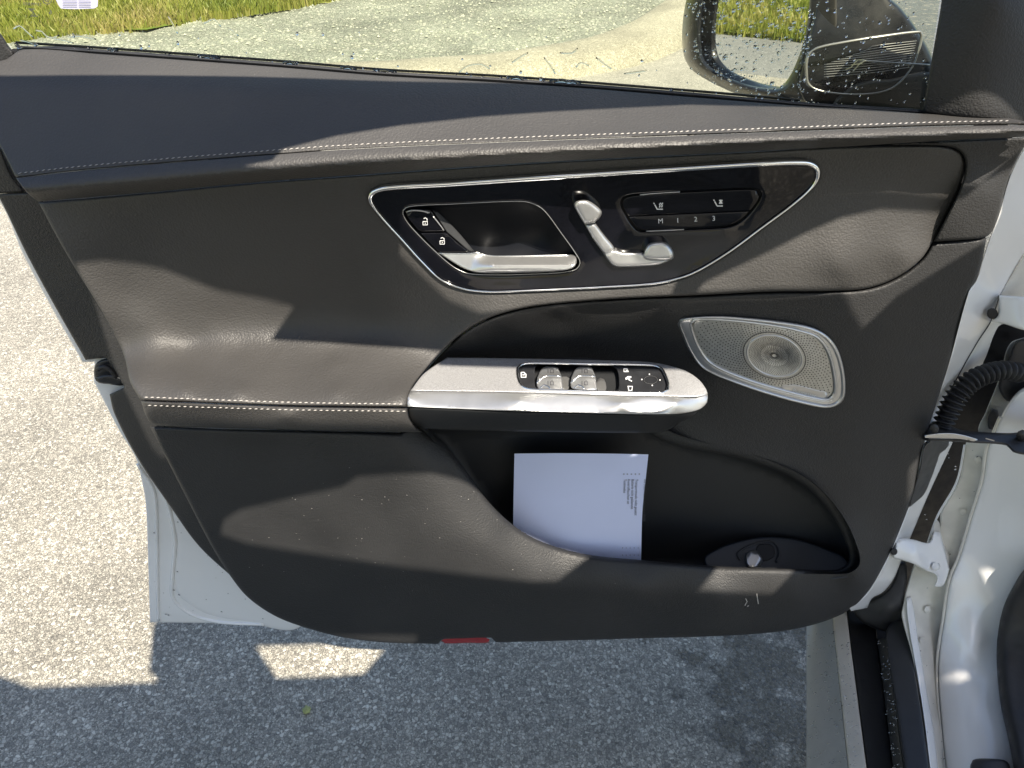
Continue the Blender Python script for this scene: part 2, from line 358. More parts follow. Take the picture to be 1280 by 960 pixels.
yins = tps([(48, 252, -.012), (200, 240, -.014), (440, 220, -.016), (700, 202, -.016), (950, 190, -.016), (1150, 183, -.014), (1205, 205, -.008),
    (90, 300, -.013), (250, 300, -.004), (400, 300, -.001), (560, 250, -.004), (740, 230, -.006), (900, 230, -.006), (1050, 230, -.008), (1150, 240, -.006),
    (160, 370, -.002), (250, 370, .003), (350, 370, .006), (480, 370, .003), (600, 330, -.003), (740, 300, -.002), (900, 290, -.004), (1010, 290, -.010), (1110, 300, -.012), (1165, 303, -.002),
    (610, 390, -.014), (700, 372, -.010), (870, 362, -.013), (960, 340, -.015), (1050, 335, -.019), (1050, 361, -.010), (1110, 345, -.008), (1130, 320, -.012),
    (130, 395, -.010), (155, 440, -.012), (175, 405, -.006), (250, 405, .003), (350, 408, .007), (480, 410, .004), (560, 410, -.004), (565, 425, -.010),
    (170, 478, -.066), (178, 500, -.084), (300, 440, -.015), (300, 455, -.036), (300, 475, -.060), (300, 490, -.079), (300, 503, -.088), (230, 440, -.013), (230, 470, -.056), (230, 490, -.080), (230, 502, -.087),
    (420, 440, -.014), (420, 455, -.034), (420, 475, -.058), (420, 492, -.079), (420, 506, -.089), (500, 440, -.016), (500, 455, -.032), (500, 475, -.058), (505, 495, -.082), (509, 507, -.089), (535, 450, -.020), (350, 426, -.002), (450, 426, -.001), (250, 425, -.001)])
ycard = tps([(560, 440, .004), (580, 415, -.012), (620, 396, -.012), (700, 382, -.008), (870, 372, -.006), (960, 368, -.006), (1085, 365, -.006), (1130, 345, -.004), (1165, 306, -.002), (1200, 320, .0), (1232, 300, .002),
    (700, 425, .030), (640, 440, .026), (780, 430, .028), (600, 440, .014), (830, 420, .016), (700, 400, .014), (845, 400, .004),
    (560, 510, .01), (700, 490, .034), (820, 480, .025), (860, 520, .008), (700, 535, .02), (960, 450, .0), (1040, 500, .0), (870, 400, .0), (900, 480, .002), (1050, 420, -.002),
    (188, 533, -.046), (280, 540, -.050), (360, 542, -.052), (500, 546, -.054), (250, 620, -.045), (400, 640, -.058), (300, 690, -.046), (480, 640, -.060),
    (560, 575, -.043), (597, 614, -.042), (641, 660, -.047), (700, 689, -.049), (800, 704, -.050), (900, 712, -.048), (1040, 716, -.034), (520, 592, -.060), (551, 614, -.059), (607, 682, -.070), (669, 722, -.072), (740, 738, -.073), (500, 720, -.064), (350, 755, -.036), (420, 782, -.036), (480, 792, -.040), (600, 795, -.044), (800, 790, -.044), (900, 747, -.068), (800, 742, -.072), (1000, 752, -.056),
    (1068, 715, -.040), (1100, 700, -.018), (1000, 780, -.034), (1062, 755, -.025), (1080, 600, -.008), (1140, 560, .004), (1000, 570, -.004), (900, 555, -.002), (1180, 450, .006), (1222, 345, .003), (1064, 680, -.030), (1050, 640, -.016), (1110, 640, -.004), (860, 556, .0), (1120, 450, .0), (1140, 400, .0)], lam=2e-3)

# ------------------------------------------------------------------ THE DOOR
door = thing('open_car_door', 'open front door of a white car with charcoal leather trim and silver grab handle', 'car door', (0, .02, .30))

# white pressed shell
shell_out = [(-40, 150), (-40, 236), (-4, 248), (29, 318), (63, 382), (103, 453, 1), (118, 452, 1), (117, 477, 1), (128, 498), (150, 540), (169, 571), (176, 596), (182, 630), (185, 700), (187.5, 778, 1),
    (350, 780), (600, 782), (1000, 770), (1062, 762, 1), (1110, 650), (1180, 400), (1150, 330, 1), (60, 170, 1)]
def yshell(u, v):
    s = np.clip((u - 330) / 150, 0, 1) * np.clip((1150 - u) / 120, 0, 1) * np.clip((790 - v) / 60, 0, 1)
    return .034 + .02 * np.clip((v - 560) / 120, 0, 1) * np.clip((400 - u) / 150, 0, 1) + .07 * s * s * (3 - 2 * s)
shell = patch('door_shell', shell_out, yshell, M['white'], door, g=10, edge=(2.5, .002), skirt=.05)
# stamped recess line and drain flange of the shell
ptube('pressed_flange', [(172, 580), (192, 612), (196, 660), (197, 720), (198, 776)], yshell, .0022, M['white'], shell, dy=-.0005)
ptube('pressed_flange', [(205, 615), (213, 640), (219, 675), (216, 720), (216, 745), (228, 760), (246, 770), (275, 777), (330, 780)], yshell, .0030, M['white'], shell, dy=.0003)
patch('raised_panel', [(214, 640), (221, 675), (218, 722), (222, 742), (240, 758), (262, 769), (300, 776), (380, 779), (360, 700), (260, 600)], offs(yshell, -.001), M['white'], shell, g=8, edge=(5, .002), skirt=.004)

# rear flange strip of the trim
ystrip = tps([(-20, 200, .006), (0, 248, .012), (30, 240, .006), (67, 380, .020), (80, 313, .014), (127, 390, .014), (107, 450, .022), (155, 470, .012), (172, 572, .014), (187, 531, .004), (233, 623, .002), (210, 628, .014), (250, 683, .012), (300, 738, .006)])
cardleft = [(45, 253), (80, 313), (127, 390), (152, 436), (157, 470), (161, 488)]
patch('edge_trim', [(-40, 244, 1), (36, 241, 1), (55, 253), (90, 313), (137, 390), (164, 438), (172, 470), (178, 490), (196, 506), (206, 531), (226, 577), (247, 623), (279, 687), (310, 738, 1),
    (250, 684), (210, 629), (172, 573), (143, 517), (137, 493, 1), (156, 484, 1), (133, 447, 1), (107, 450, 1), (67, 380), (33, 317), (0, 249), (-40, 180)], ystrip, M['card'], door, edge=(2.5, .003), skirt=.018)
patch('belt_end_cover', [(-40, 120), (-14, 158), (2, 190), (14, 219), (30, 240, 1), (-40, 244, 1)], offs(ystrip, .001), M['card'], door, edge=(2.5, .003), skirt=.02)
# latch in its notch
lat = patch('door_latch', [(119, 456), (130, 449), (148, 450), (156, 466), (158, 480), (135, 480), (120, 476)], const(.022), M['black'], door, edge=(3, .004), skirt=.02)
ptube('latch_claw', [(122, 462), (130, 458), (138, 462), (146, 472)], const(.016), .0026, M['rubber'], lat)
ptube('latch_claw', [(121, 474), (136, 470), (154, 474)], const(.016), .0022, M['black'], lat)

patch('trim_backing', [(60, 230), (600, 195), (1190, 163), (1262, 160), (1235, 290), (1150, 400), (600, 400), (560, 430), (170, 430)], const(.042), M['cardsmooth'], door, g=30, edge=(1, 0), skirt=.004)
# belt pad and roll
belt_out = [(8, 74, 1)] + [(u, VG(u) + (3 if u < 1000 else 2)) for u in (30, 130, 240, 360, 480, 600, 740, 860, 1010, 1090, 1152)] + [(1215, 145), (1262, 148), (1300, 156, 1)] + \
    [(u, VS(u) + 4) for u in (1290, 1262, 1160, 1020, 860, 640, 440, 340, 200, 100)] + [(20, 222, 1), (4, 190), (-14, 158), (-45, 105), (-45, 90)]
bp = patch('belt_pad', belt_out, ybelt, M['leather'], door, g=5, edge=(2.5, .0018), skirt=.012)
band_out = [(20, 222.5, 1)] + [(u, VS(u) + 4.5) for u in (100, 200, 340, 440, 640, 860, 1020, 1160, 1262)] + [(1300, 156, 1), (1300, 170, 1)] + \
    [(1262, 172), (1190, 175), (1110, 180)] + [(u, VM(u)) for u in (1060, 900, 760, 620, 440, 330, 180)] + [(48, 252, 1), (34, 241)]
patch('belt_roll', band_out, yband, M['leather'], door, g=3, edge=(1.5, .0008), skirt=.012)
def stitches(name, line, yf, par, pitch=7.4, ln=5.8, wd=1.35, du=1.2, dy=-.0008):
    c = crv(line, False, 1.0); s = np.concatenate([[0], np.cumsum(np.hypot(*np.diff(c, axis=0).T))]); V = []; Fc = []
    for k in np.arange(2, s[-1] - ln, pitch):
        a = np.array([np.interp(k, s, c[:, 0]), np.interp(k, s, c[:, 1])]); b = np.array([np.interp(k + ln, s, c[:, 0]), np.interp(k + ln, s, c[:, 1])]) + [0, -du + rng.normal(0, .15)]
        t = (b - a) / np.linalg.norm(b - a); n = np.array([-t[1], t[0]]) * wd / 2; m = (a + b) / 2
        Q = np.array([a, m - n, m + n, b, m]); Y = yf(Q[:, 0], Q[:, 1]) + dy; Y[4] -= .0010; Y[[0, 3]] += .0012
        i = len(V); V += list(W(Q[:, 0], Q[:, 1], Y)); Fc += [[i, i+1, i+4], [i+1, i+3, i+4], [i+3, i+2, i+4], [i+2, i, i+4]]
    return mesh(name, V, Fc, M['thread'], par, kind='stuff')
stitches('stitching', [(u, v - .5) for u, v in stitchline[1:-1]], ybelt, bp)
# black weather strip and its bright wet lip
def yws(u, v): return yglass(u, v) - .001
ws_out = [(15, 61, 1)] + [(u, VG(u) - 3) for u in (60, 130, 240, 360, 480, 640, 860, 1010, 1152)] + [(1160, 140, 1)] + [(u, VG(u) + 5) for u in (1152, 1010, 860, 640, 480, 360, 240, 130, 60)] + [(10, 76, 1)]
wsr = patch('weather_strip', ws_out, yws, M['rubber'], door, g=4, edge=(1.5, .002), skirt=.01)
ptube('sealing_lip', [(u, VG(u) - .2) for u in (20, 130, 240, 360, 480, 640, 860, 1010, 1150)], yws, .0008, M['black'], wsr, dy=-.001)
ptube('sealing_lip', [(u, VG(u) - 5) for u in (20, 130, 240, 360, 480, 640, 860, 1000)], yglass, .0011, M['black'], wsr, dy=.006)
patch('window_frame', [(-60, -60), (-30, 10), (0, 41), (10, 56), (18, 70), (4, 84), (-60, 110)], const(.055), M['card'], door, edge=(4, .006), skirt=.03)
# corner cover, A-pillar cover
ycorner = tps([(1190, 180, -.016), (1300, 172, -.016), (1207, 210, -.012), (1262, 215, -.006), (1242, 285, -.004), (1168, 302, -.006), (1230, 240, -.012), (1200, 280, -.010)])
patch('corner_cover', [(1115, 180.5), (1190, 175.5), (1262, 172.5), (1292, 171, 1), (1280, 184), (1262, 220), (1248, 268), (1241, 288), (1232, 296), (1200, 300), (1167, 302, 1), (1186, 265), (1203, 228), (1207, 204), (1201, 190), (1185, 183), (1150, 181.3)], ycorner, M['card'], door, edge=(3.5, .005), skirt=.02)
pc = patch('pillar_cover', [(1182, -60, 1), (1177, 0), (1166, 66), (1153, 141, 1), (1200, 147), (1250, 150.5), (1276, 153), (1320, 155), (1320, -60, 1)],
    tps([(1180, 0, .012), (1155, 135, .006), (1250, 0, -.012), (1240, 145, -.012), (1300, 0, .01), (1300, 145, .01), (1225, 70, -.012)]), M['card'], door, g=8, edge=(4, .005), skirt=.03)

# leather insert with armrest top
ins_out = [(48, 252.5, 1), (180, 241.5), (330, 227.5), (440, 219.5), (620, 206.5), (760, 198.5), (900, 191.5), (1060, 183.5), (1150, 182), (1185, 184), (1200, 191), (1205.5, 204), (1202, 228), (1185, 265), (1165, 303), (1150, 325), (1120, 347), (1085, 360), (1040, 363.5),
    (960, 364.5), (870, 369), (780, 373), (700, 379), (650, 386), (610, 398), (580, 415), (552, 440), (530, 464), (513, 488), (509, 509, 1), (360, 507), (176, 500.5, 1), (163, 478), (157, 452), (150, 432), (127, 389), (80, 312)]
panel_out = crv([(462.5, 247), (467, 239.5), (485, 234), (560, 229.5), (660, 222.5), (760, 216), (840.6, 211), (953, 204), (1000, 202.5), (1015, 205.5), (1022.5, 215), (1018, 230), (995, 252.5), (953, 284), (911, 315), (869, 340), (840.6, 350), (812.5, 355), (760, 358.5), (700, 361.5),
    (640, 364), (610, 364.5), (580, 361), (552, 350), (527.5, 327.5), (502.5, 300), (477.5, 272.5), (464.5, 255)])
insert = patch('door_insert', ins_out, yins, M['leather'], door, g=4.5, edge=(3.5, .0045), skirt=.012, holes=[panel_out], hedge=(5, .003))
# dashed seam lines along the armrest edge
stitches('stitching', [(178, 496.5), (360, 503), (508, 505.5)], yins, insert, du=.6, wd=1.5)
yaf = tps([(176, 501, -.088), (360, 507, -.092), (509, 510, -.092), (190, 515, -.090), (360, 520, -.096), (500, 522, -.096), (192, 529, -.078), (360, 536, -.086), (515, 538, -.086)])
arm = patch('armrest_front', [(176, 501.5, 1), (360, 508.5), (509, 510.5, 1), (511, 522), (519, 534), (528, 540, 1), (504, 540), (360, 537), (200, 532), (186, 526)], yaf, M['leather'], door, g=4, edge=(3, .004), skirt=.014)
stitches('stitching', [(182, 507), (360, 512.5), (508, 514.5)], yaf, arm, du=.6, wd=1.5)

# lower card with pocket opening
pocket = crv([(535, 536, 1), (560, 560), (597, 610), (618, 635), (641, 656), (668, 673), (700, 685), (740, 694), (800, 700), (860, 705), (920, 709), (990, 711), (1045, 712), (1058, 706), (1062, 697), (1058, 680), (1045, 652), (1024, 624), (996, 600), (950, 580), (900, 567), (850, 558), (820, 546), (800, 530, 1)])
card_out = [(187, 532.5, 1), (280, 536), (360, 538), (500, 541, 1), (530, 520, 1), (514, 490, 1), (531, 466), (553, 441), (581, 416), (611, 399), (651, 387), (700, 380), (780, 374), (870, 370), (960, 365.5), (1040, 364.5), (1086, 361), (1121, 348), (1151, 326), (1167, 303.5, 1), (1233, 297.5, 1),
    (1228, 325), (1220, 351), (1211, 364), (1186, 454), (1154, 557), (1142, 613), (1135, 634), (1121, 671), (1102, 711), (1083, 742), (1062, 762), (1035, 775), (1000, 785), (960, 791), (900, 795), (800, 798), (700, 801), (620, 803, 1), (614, 797, 1), (553, 799, 1), (547, 805, 1), (480, 803), (430, 797), (390, 787), (350, 773), (320, 755), (299, 735), (267, 687), (233, 622), (209, 575)]
card = patch('door_card', card_out, ycard, M['card'], door, g=5, edge=(5, .006), skirt=.02, holes=[pocket], hedge=(7, .007))
# speaker swage around the card, pocket bin behind the opening
c_ = pocket.mean(0)
bin_out = pocket + (pocket - c_) / np.linalg.norm(pocket - c_, axis=1)[:, None] * 14
ybin = tps([(560, 560, .02), (800, 560, .045), (1000, 600, .035), (800, 690, .028), (650, 640, .02), (1050, 700, .0), (1060, 720, -.01), (700, 700, .02), (540, 540, .01)])
pk = patch('pocket_bin', bin_out, ybin, M['cardsmooth'], door, g=8, edge=(14, -.05), skirt=.004)
# tailgate switch console inside the pocket
yt = tps([(894, 700, -.01), (968, 671, .012), (1060, 700, -.02), (968, 720, -.03), (1000, 700, -.012)])
tg = patch('tailgate_switch', [(880, 700), (894, 687.5), (915, 679), (943, 672.5), (968, 671), (1000, 675), (1035, 687), (1058, 699), (1060, 722), (900, 722)], yt, M['tailbtn'], pk, g=4, edge=(2, .002), skirt=.01)
# sub-parts of the pocket: button well and button
ptube('switch_ring', [(925, 700), (922, 692), (935, 683), (955, 677), (968, 679), (974, 690), (970, 703)], yt, .0012, M['black'], pk, dy=-.001)
patch('switch_well', [(946, 683), (958, 679.5), (966, 682), (969, 692), (962, 700), (950, 700)], offs(yt, -.0012), M['hole'], pk, g=3, edge=(1.5, .001), skirt=.002)
patch('release_button', [(932, 692), (938, 688), (945, 687.5), (949, 692), (954, 702), (950, 708), (936, 709)], offs(yt, -.005), M['satin2'], pk, g=3, edge=(2, .003), skirt=.005)
# crisp scuffs on the card below the pocket
strokes('scratch', [[(932, 748), (934, 752), (931, 757)], [(946, 742), (947, 749), (948, 755)], [(936, 757), (934, 758)]], 1.1, ycard, M['thread'], card, dy=-.0008)
V = []; Fc = []
for _ in range(70):
    u = rng.normal(480, 110); v = rng.normal(665, 45)
    if not inside(crv(card_out), np.array([[u, v]]))[0] or inside(pocket, np.array([[u, v]]))[0] or v < 560: continue
    c = W(u, v, float(ycard(np.array(u), np.array(v))) - .0004); e = rng.uniform(.00025, .0006); i = len(V)
    V += [c + [e, 0, 0], c + [0, 0, e], c + [-e * rng.uniform(.6, 2), 0, 0], c + [0, 0, -e]]; Fc.append([i, i+1, i+2, i+3])
mesh('dust_specks', V, Fc, M['thread'], card, smooth=False, kind='stuff')
patch('reflector', [(551, 801), (560, 798), (606, 796.5), (612, 799), (611, 803.5), (585, 804), (556, 804.5)], offs(ycard, .004), M['red'], door, g=3, edge=(1.5, .0015), skirt=.01)

# ---- control panel
ypan = offs(yins, -.0012)
rec_out = crv([(504, 263), (512, 258), (565, 255), (647, 251.5), (665, 254), (680, 263), (702, 292), (720, 317.5), (725, 329), (717, 338), (665, 342.5), (590, 342.5), (570, 335.5), (547, 317), (515, 285), (505, 271)])
mem_out = crv([(776, 255), (779, 247), (792, 243.5), (837, 240), (903.6, 236.6), (940.7, 235.4), (949.6, 237.6), (952, 243), (946.6, 254.7), (933, 271), (918, 281), (903.6, 284.4), (859, 287), (814.5, 289.6), (799.7, 289), (792, 283.6), (783, 271)])
pan = patch('control_panel', panel_out, ypan, M['gloss'], door, g=6, edge=(1.5, .001), skirt=.012, holes=[rec_out, mem_out], hedge=(2.5, .002))
def crad(u, v):
    top = v < (247 - (u - 462) * .075) + 6
    return np.where(top, .0027, .0011)
tt = np.roll(panel_out, -1, axis=0) - np.roll(panel_out, 1, axis=0); tt /= np.linalg.norm(tt, axis=1)[:, None]
ct = np.where((tt[:, 0] > .35), .0029, .0011); ct = sum(np.roll(ct, k) for k in range(-5, 6)) / 11
tube('chrome_frame', W(panel_out[:, 0], panel_out[:, 1], yins(panel_out[:, 0], panel_out[:, 1]) - .0025), ct, M['chrome'], pan, 10, True)
ptube('recess_rim', rec_out, ypan, .0004, M['satin2'], pan, closed=True)
ycup = tps([(505, 265, .004), (725, 330, .006), (620, 290, .030), (680, 290, .022), (560, 270, .016), (650, 255, .004), (640, 340, .012), (540, 310, .006), (600, 320, .025), (700, 300, .008)])
cup_out = rec_out + (rec_out - rec_out.mean(0)) * .03
patch('handle_recess', cup_out, offs(ycup, .0), M['cupblack'], pan, g=5, edge=(8, -.006), skirt=.004)
yhd = offs(ypan, .0)
def ybtn(u, v): return ypan(u, v) + .001
patch('lock_button', [(507, 268), (510.5, 263, 1), (538, 261.5, 1), (548, 276), (557.5, 289.5, 1), (524, 290, 1)], ybtn, M['gloss'], pan, g=4, edge=(2, .0015), skirt=.014)
patch('lock_button', [(525, 291.3, 1), (558, 290.6, 1), (572, 303), (586, 314.8, 1), (547.5, 315.5, 1)], ybtn, M['gloss'], pan, g=4, edge=(1.5, .0012), skirt=.014)
patch('button_bevel', [(540, 262, 1), (547, 264.5), (571, 288), (593, 314, 1), (587, 314.5, 1), (558.5, 290, 1)], lambda u, v: ypan(u, v) + .004 + .0004 * (u - 540 - (v - 262) * .9), M['cardsmooth'], pan, g=4, edge=(1, .001), skirt=.01)
ptube('chrome_edge', [(541, 270), (549, 280), (555, 288)], ybtn, .0006, M['satin'], pan, dy=-.0006)
ptube('chrome_edge', [(507.5, 265), (514, 263), (527, 263.5), (537, 266)], ybtn, .0008, M['satin2'], pan, dy=-.0006)
# release lever
def ylev(u, v):
    s = np.clip((v - 318) / 24, 0, 1); t = np.clip((u - 590) / 25, 0, 1)
    prof = np.interp(s, [0, .45, .55, .8, 1], [.004, -.0075, -.010, -.011, -.006])
    return ypan(u, v) + (1 - t) * (.0005 - .006 * s) + t * prof
lev = patch('door_handle', [(547.5, 316, 1), (588, 316, 1), (597, 314.8), (605, 317.8), (618, 319.2), (660, 319), (712, 318), (719, 319.5), (720.5, 329), (715, 335.5), (690, 339.5), (640, 341.3), (600, 341), (583, 337), (568, 329)], ylev, M['satin'], pan, g=2.5, edge=(1.8, .0018), skirt=.016, step=3)
ptube('chrome_edge', [(548.5, 316.5), (588, 316.6), (597, 315.6), (606, 318.4), (622, 319.8), (712, 318.8)], ylev, .0005, M['chrome'], pan, dy=-.0004)
# seat adjuster figure
def raised(h): return lambda u, v: ypan(u, v) - h
patch('seat_adjuster', [(731, 281, 1), (743.6, 278.4, 1), (756, 295), (767.5, 309), (768, 315, 1), (755, 318, 1), (742, 300)], raised(.006), M['satin'], pan, g=2.5, edge=(4, .004), skirt=.006, step=3)
patch('seat_adjuster', [(717, 255.5), (720, 251.7), (731, 250), (739, 252.5), (752, 264), (750.6, 271), (743.6, 278.4, 1), (731, 281, 1), (723, 268)], raised(.011), M['satin'], pan, g=2.5, edge=(5, .0045), skirt=.01, step=3)
patch('seat_adjuster', [(754, 317.5, 1), (769, 311.5, 1), (779, 315), (803, 315.5), (812, 322), (838, 325, 1), (826, 330.5), (807, 333), (773, 334), (765, 331.5)], raised(.006), M['satin'], pan, g=2.5, edge=(4, .004), skirt=.006, step=3)
patch('seat_adjuster', [(804, 319), (808, 308), (813, 303.5), (828, 302), (835, 305), (842, 315), (842, 322), (837, 325.5), (807, 324.5)], raised(.011), M['satin'], pan, g=2.5, edge=(5, .0045), skirt=.01, step=3)
# memory and heating keys
ymem = offs(yins, -.001)
mi = mem_out + (mem_out.mean(0) - mem_out) * np.array([.03, .07])
def half(top):
    line = lambda u: 269.7 - (u - 800) * .045
    Q = mi.copy(); L = line(Q[:, 0])
    Q[:, 1] = np.minimum(Q[:, 1], L - .35) if top else np.maximum(Q[:, 1], L + .35)
    keep = [Q[0]]
    for q in Q[1:]:
        if np.hypot(*(q - keep[-1])) > .8: keep.append(q)
    return np.array(keep)
patch('key_row', half(True), ymem, M['gloss'], pan, g=5, edge=(1.2, .001), skirt=.01)
patch('key_row', half(False), ymem, M['gloss'], pan, g=5, edge=(1.2, .001), skirt=.01)
patch('key_well', mem_out + (mem_out - mem_out.mean(0)) * .02, offs(yins, .004), M['hole'], pan, g=12, edge=(1, 0), skirt=.002)
ptube('chrome_edge', [(800, 243.5), (820, 241.6), (850, 239.8)], ymem, .0005, M['satin'], pan, dy=.0003)
ptube('chrome_edge', [(808, 289), (830, 288.2), (855, 286.8)], ymem, .0005, M['satin'], pan, dy=.0003)
for s, u, v in (('M', 822.5, 279.3), ('1', 845.2, 278.5), ('2', 867.6, 277), ('3', 890.2, 276)): text('key_lettering', s, u, v, 8.6, -3, ymem, M['print'], pan)
def seat_icon(u, v, fan):
    L = [[(u - 6, v - 5), (u - 5, v - 3.4)], [(u - 4.7, v - 2.8), (u - 1.5, v + 3), (u + 5.5, v + 3)]]
    if fan: L += [[(u + 1, v - 4.5), (u + 5, v)], [(u + 5, v - 4.5), (u + 1, v)], [(u + 3, v - 5), (u + 3, v + .5)]]
    else: L += [[(u + 1.2, v + .8), (u + 2.2, v - 1.3), (u + 1.4, v - 3), (u + 3, v - 5)], [(u + 3.8, v + .8), (u + 4.8, v - 1.3), (u + 4, v - 3), (u + 5.6, v - 5)]]
    return L
strokes('heating_symbol', seat_icon(823, 258.5, 0), 1.5, ymem, M['print'], pan)
strokes('cooling_symbol', seat_icon(898, 254.5, 1), 1.5, ymem, M['print'], pan)
def lock_icon(u, v, op):
    return [[(u - 2.8, v - .6), (u - 2.8, v + 3.6), (u + 2.8, v + 3.6), (u + 2.8, v - .6), (u - 2.8, v - .6)], [(u - 1.9, v - 3.6 - op), (u, v - 4.6 - op), (u + 2.3, v - 3.4 - op), (u + 2.3, v - 1.6)] , [(u - .6, v + 1.4), (u + .8, v + 1.4)]]
strokes('unlock_symbol', lock_icon(531.5, 277.5, .6), 1.0, ybtn, M['print'], pan)
strokes('lock_symbol', lock_icon(552.8, 301.5, 0), 1.0, ybtn, M['print'], pan)

# ---- grab handle with the window switches
ytop = tps([(559, 447, -.014), (530, 468, -.044), (513, 489, -.074), (650, 449, -.017), (650, 470, -.048), (650, 489, -.074), (760, 450, -.019), (760, 471, -.049), (760, 491, -.076), (826, 456, -.027), (826, 474, -.053), (826, 493, -.078), (860, 466, -.042), (878, 482, -.062), (884, 491, -.070), (850, 488, -.072), (850, 470, -.048)])
sw_out = crv([(647, 460), (651.5, 456), (664, 454.2), (740, 455.2), (815.6, 456.8), (826, 460), (831.5, 468), (835.6, 480), (834.5, 487.5), (827.7, 491), (750, 489.8), (699, 488.2), (661, 486.2), (652, 482), (647.5, 473)])
gh = patch('grab_handle', [(559, 447, 1), (640, 448), (740, 450), (810, 452.5), (836, 457), (858, 464), (874, 475), (883, 487), (884.5, 492), (872, 496), (845, 495.5), (778, 494.5), (650, 490.5), (513, 488.5, 1), (530, 467)], ytop, M['weave'], door, g=4, edge=(2.5, .0015), skirt=.02, holes=[sw_out], hedge=(1.5, .001))
yroll = tps([(513, 488, -.073), (650, 490.5, -.075), (778, 494.5, -.078), (845, 495.5, -.079), (884, 492, -.070), (511, 497, -.083), (650, 500, -.086), (778, 503, -.088), (845, 503, -.088), (880, 502, -.076),
    (510, 508, -.090), (650, 512, -.093), (778, 516, -.094), (845, 516, -.091), (878, 510, -.078)])
patch('chrome_roll', [(513, 488.8, 1), (650, 490.8), (778, 494.8), (845, 495.8), (872, 496.3), (884.5, 492.3, 1), (884, 503), (874, 512), (852, 517), (826, 518), (778, 517.5), (618, 513), (509.5, 508.5, 1), (509.5, 497)], yroll, M['satin'], gh, g=3, edge=(1.2, .0012), skirt=.015)
yund = tps([(510, 509, -.089), (650, 513, -.092), (778, 517.5, -.093), (850, 518, -.088), (872, 514, -.075), (519, 533, -.074), (650, 538, -.078), (800, 540, -.080), (845, 528, -.070)])
patch('handle_base', [(509.8, 509, 1), (618, 513.5), (778, 518), (826, 518.5), (852, 517.5), (874, 512.5, 1), (866, 520), (850, 528), (840, 535), (826, 540), (800, 541), (700, 540), (618, 538.5), (531, 535.5), (519, 532), (512, 522)], yund, M['cardsmooth'], gh, g=4, edge=(3, .004), skirt=.03)
ptube('chrome_edge', sw_out, ytop, .0013, M['chrome'], gh, closed=True, dy=-.0006)
ywell = tps([(640, 455, -.018), (840, 455, -.020), (640, 490, -.066), (840, 492, -.070), (740, 472, -.043)])
swp = patch('switch_panel', sw_out, offs(ytop, .003), M['black'], gh, g=4, edge=(1.5, .001), skirt=.004, holes=[[(669, 459), (672, 456.5), (765, 457.5), (771, 462), (773.5, 472), (773, 486), (769, 489), (672, 487), (669, 483)]])
patch('switch_well', [(664, 454.5), (778, 456), (778, 490.5), (664, 488.5)], offs(ytop, .014), M['cardsmooth'], gh, g=6, edge=(1, 0), skirt=.002)
for du in (0, 42.5):
    def ysw(u, v, du=du):
        s = np.clip((v - 458) / 30, 0, 1); return ytop(u, v) + .002 + np.interp(s, [0, .35, .45, 1], [.001, -.006, -.008, -.001]) + .00022 * np.clip(690 + du - u, 0, 30)
    o = patch('window_switch', [(671 + du, 476), (674 + du, 466), (679 + du, 459.5), (688 + du, 458), (697 + du, 459, 1), (702 + du, 471), (704 + du, 488, 1), (682 + du, 487.5, 1), (672 + du, 485)], ysw, M['satin'], gh, g=2.5, edge=(1.5, .002), skirt=.01, step=3)
    ptube('chrome_edge', [(671 + du, 479), (676 + du, 473), (683 + du, 469.8), (701 + du, 470.3)], ysw, .0006, M['chrome'], gh, dy=-.0006)
    ptube('chrome_edge', [(674 + du, 486), (680 + du, 481), (686 + du, 483), (688 + du, 487)], ysw, .0006, M['chrome'], gh, dy=-.0004)
    for vv in (463.5, 478.5):
        strokes('window_symbol', [[(685 + du, vv - 2.5), (685 + du, vv + 2.5)], [(688 + du, vv + 2.5), (688 + du, vv - 1), (690 + du, vv - 2.8), (692 + du, vv - 1), (692 + du, vv + 2.5), (688 + du, vv + 2.5)]], .7, ysw, M['printdark'], gh)
patch('switch_divider', [(699.5, 472.5), (712, 473), (709, 488.8), (699.5, 488.2)], offs(ytop, .010), M['satin2'], gh, g=4, edge=(1, .001), skirt=.004)
patch('switch_divider', [(747, 474), (755, 474), (757, 489.5), (748, 489.5)], offs(ytop, .008), M['satin2'], gh, g=4, edge=(1, .001), skirt=.004)
ysp = offs(ytop, .003)
strokes('lock_symbol', [[(651.5, 465.5), (651.5, 471.5), (657.5, 471.5), (657.5, 468), (655, 465.5), (651.5, 465.5)], [(653, 468.5), (656, 468.5)]], 1.2, ysp, M['print'], gh)
strokes('mirror_symbol', [[(780, 460.5), (780, 464.5), (785.5, 464.5), (784, 461), (780, 460.5)], [(782, 462), (784, 463.6)]], 1.2, ysp, M['print'], gh)
strokes('mirror_symbol', [[(782, 474), (789, 471.5)], [(784, 471.5), (786, 474.5), (790, 476.5)], [(782, 473), (785, 470.8), (789, 471)]], 1.3, ysp, M['print'], gh)
strokes('mirror_symbol', [[(784.5, 483), (790.5, 483), (789.8, 488), (786, 488), (785.3, 484)]], 1.2, ysp, M['print'], gh)
strokes('direction_dots', [[(u - .7, v), (u + .7, v)] for u, v in ((802.3, 474.3), (811.8, 467.8), (825, 475), (815.4, 481.7))], 1.5, ysp, M['print'], gh)
strokes('direction_pad', [circ(813.5, 474.8, 8.5, 18, 5)], .35, ysp, M['satin2'], gh)

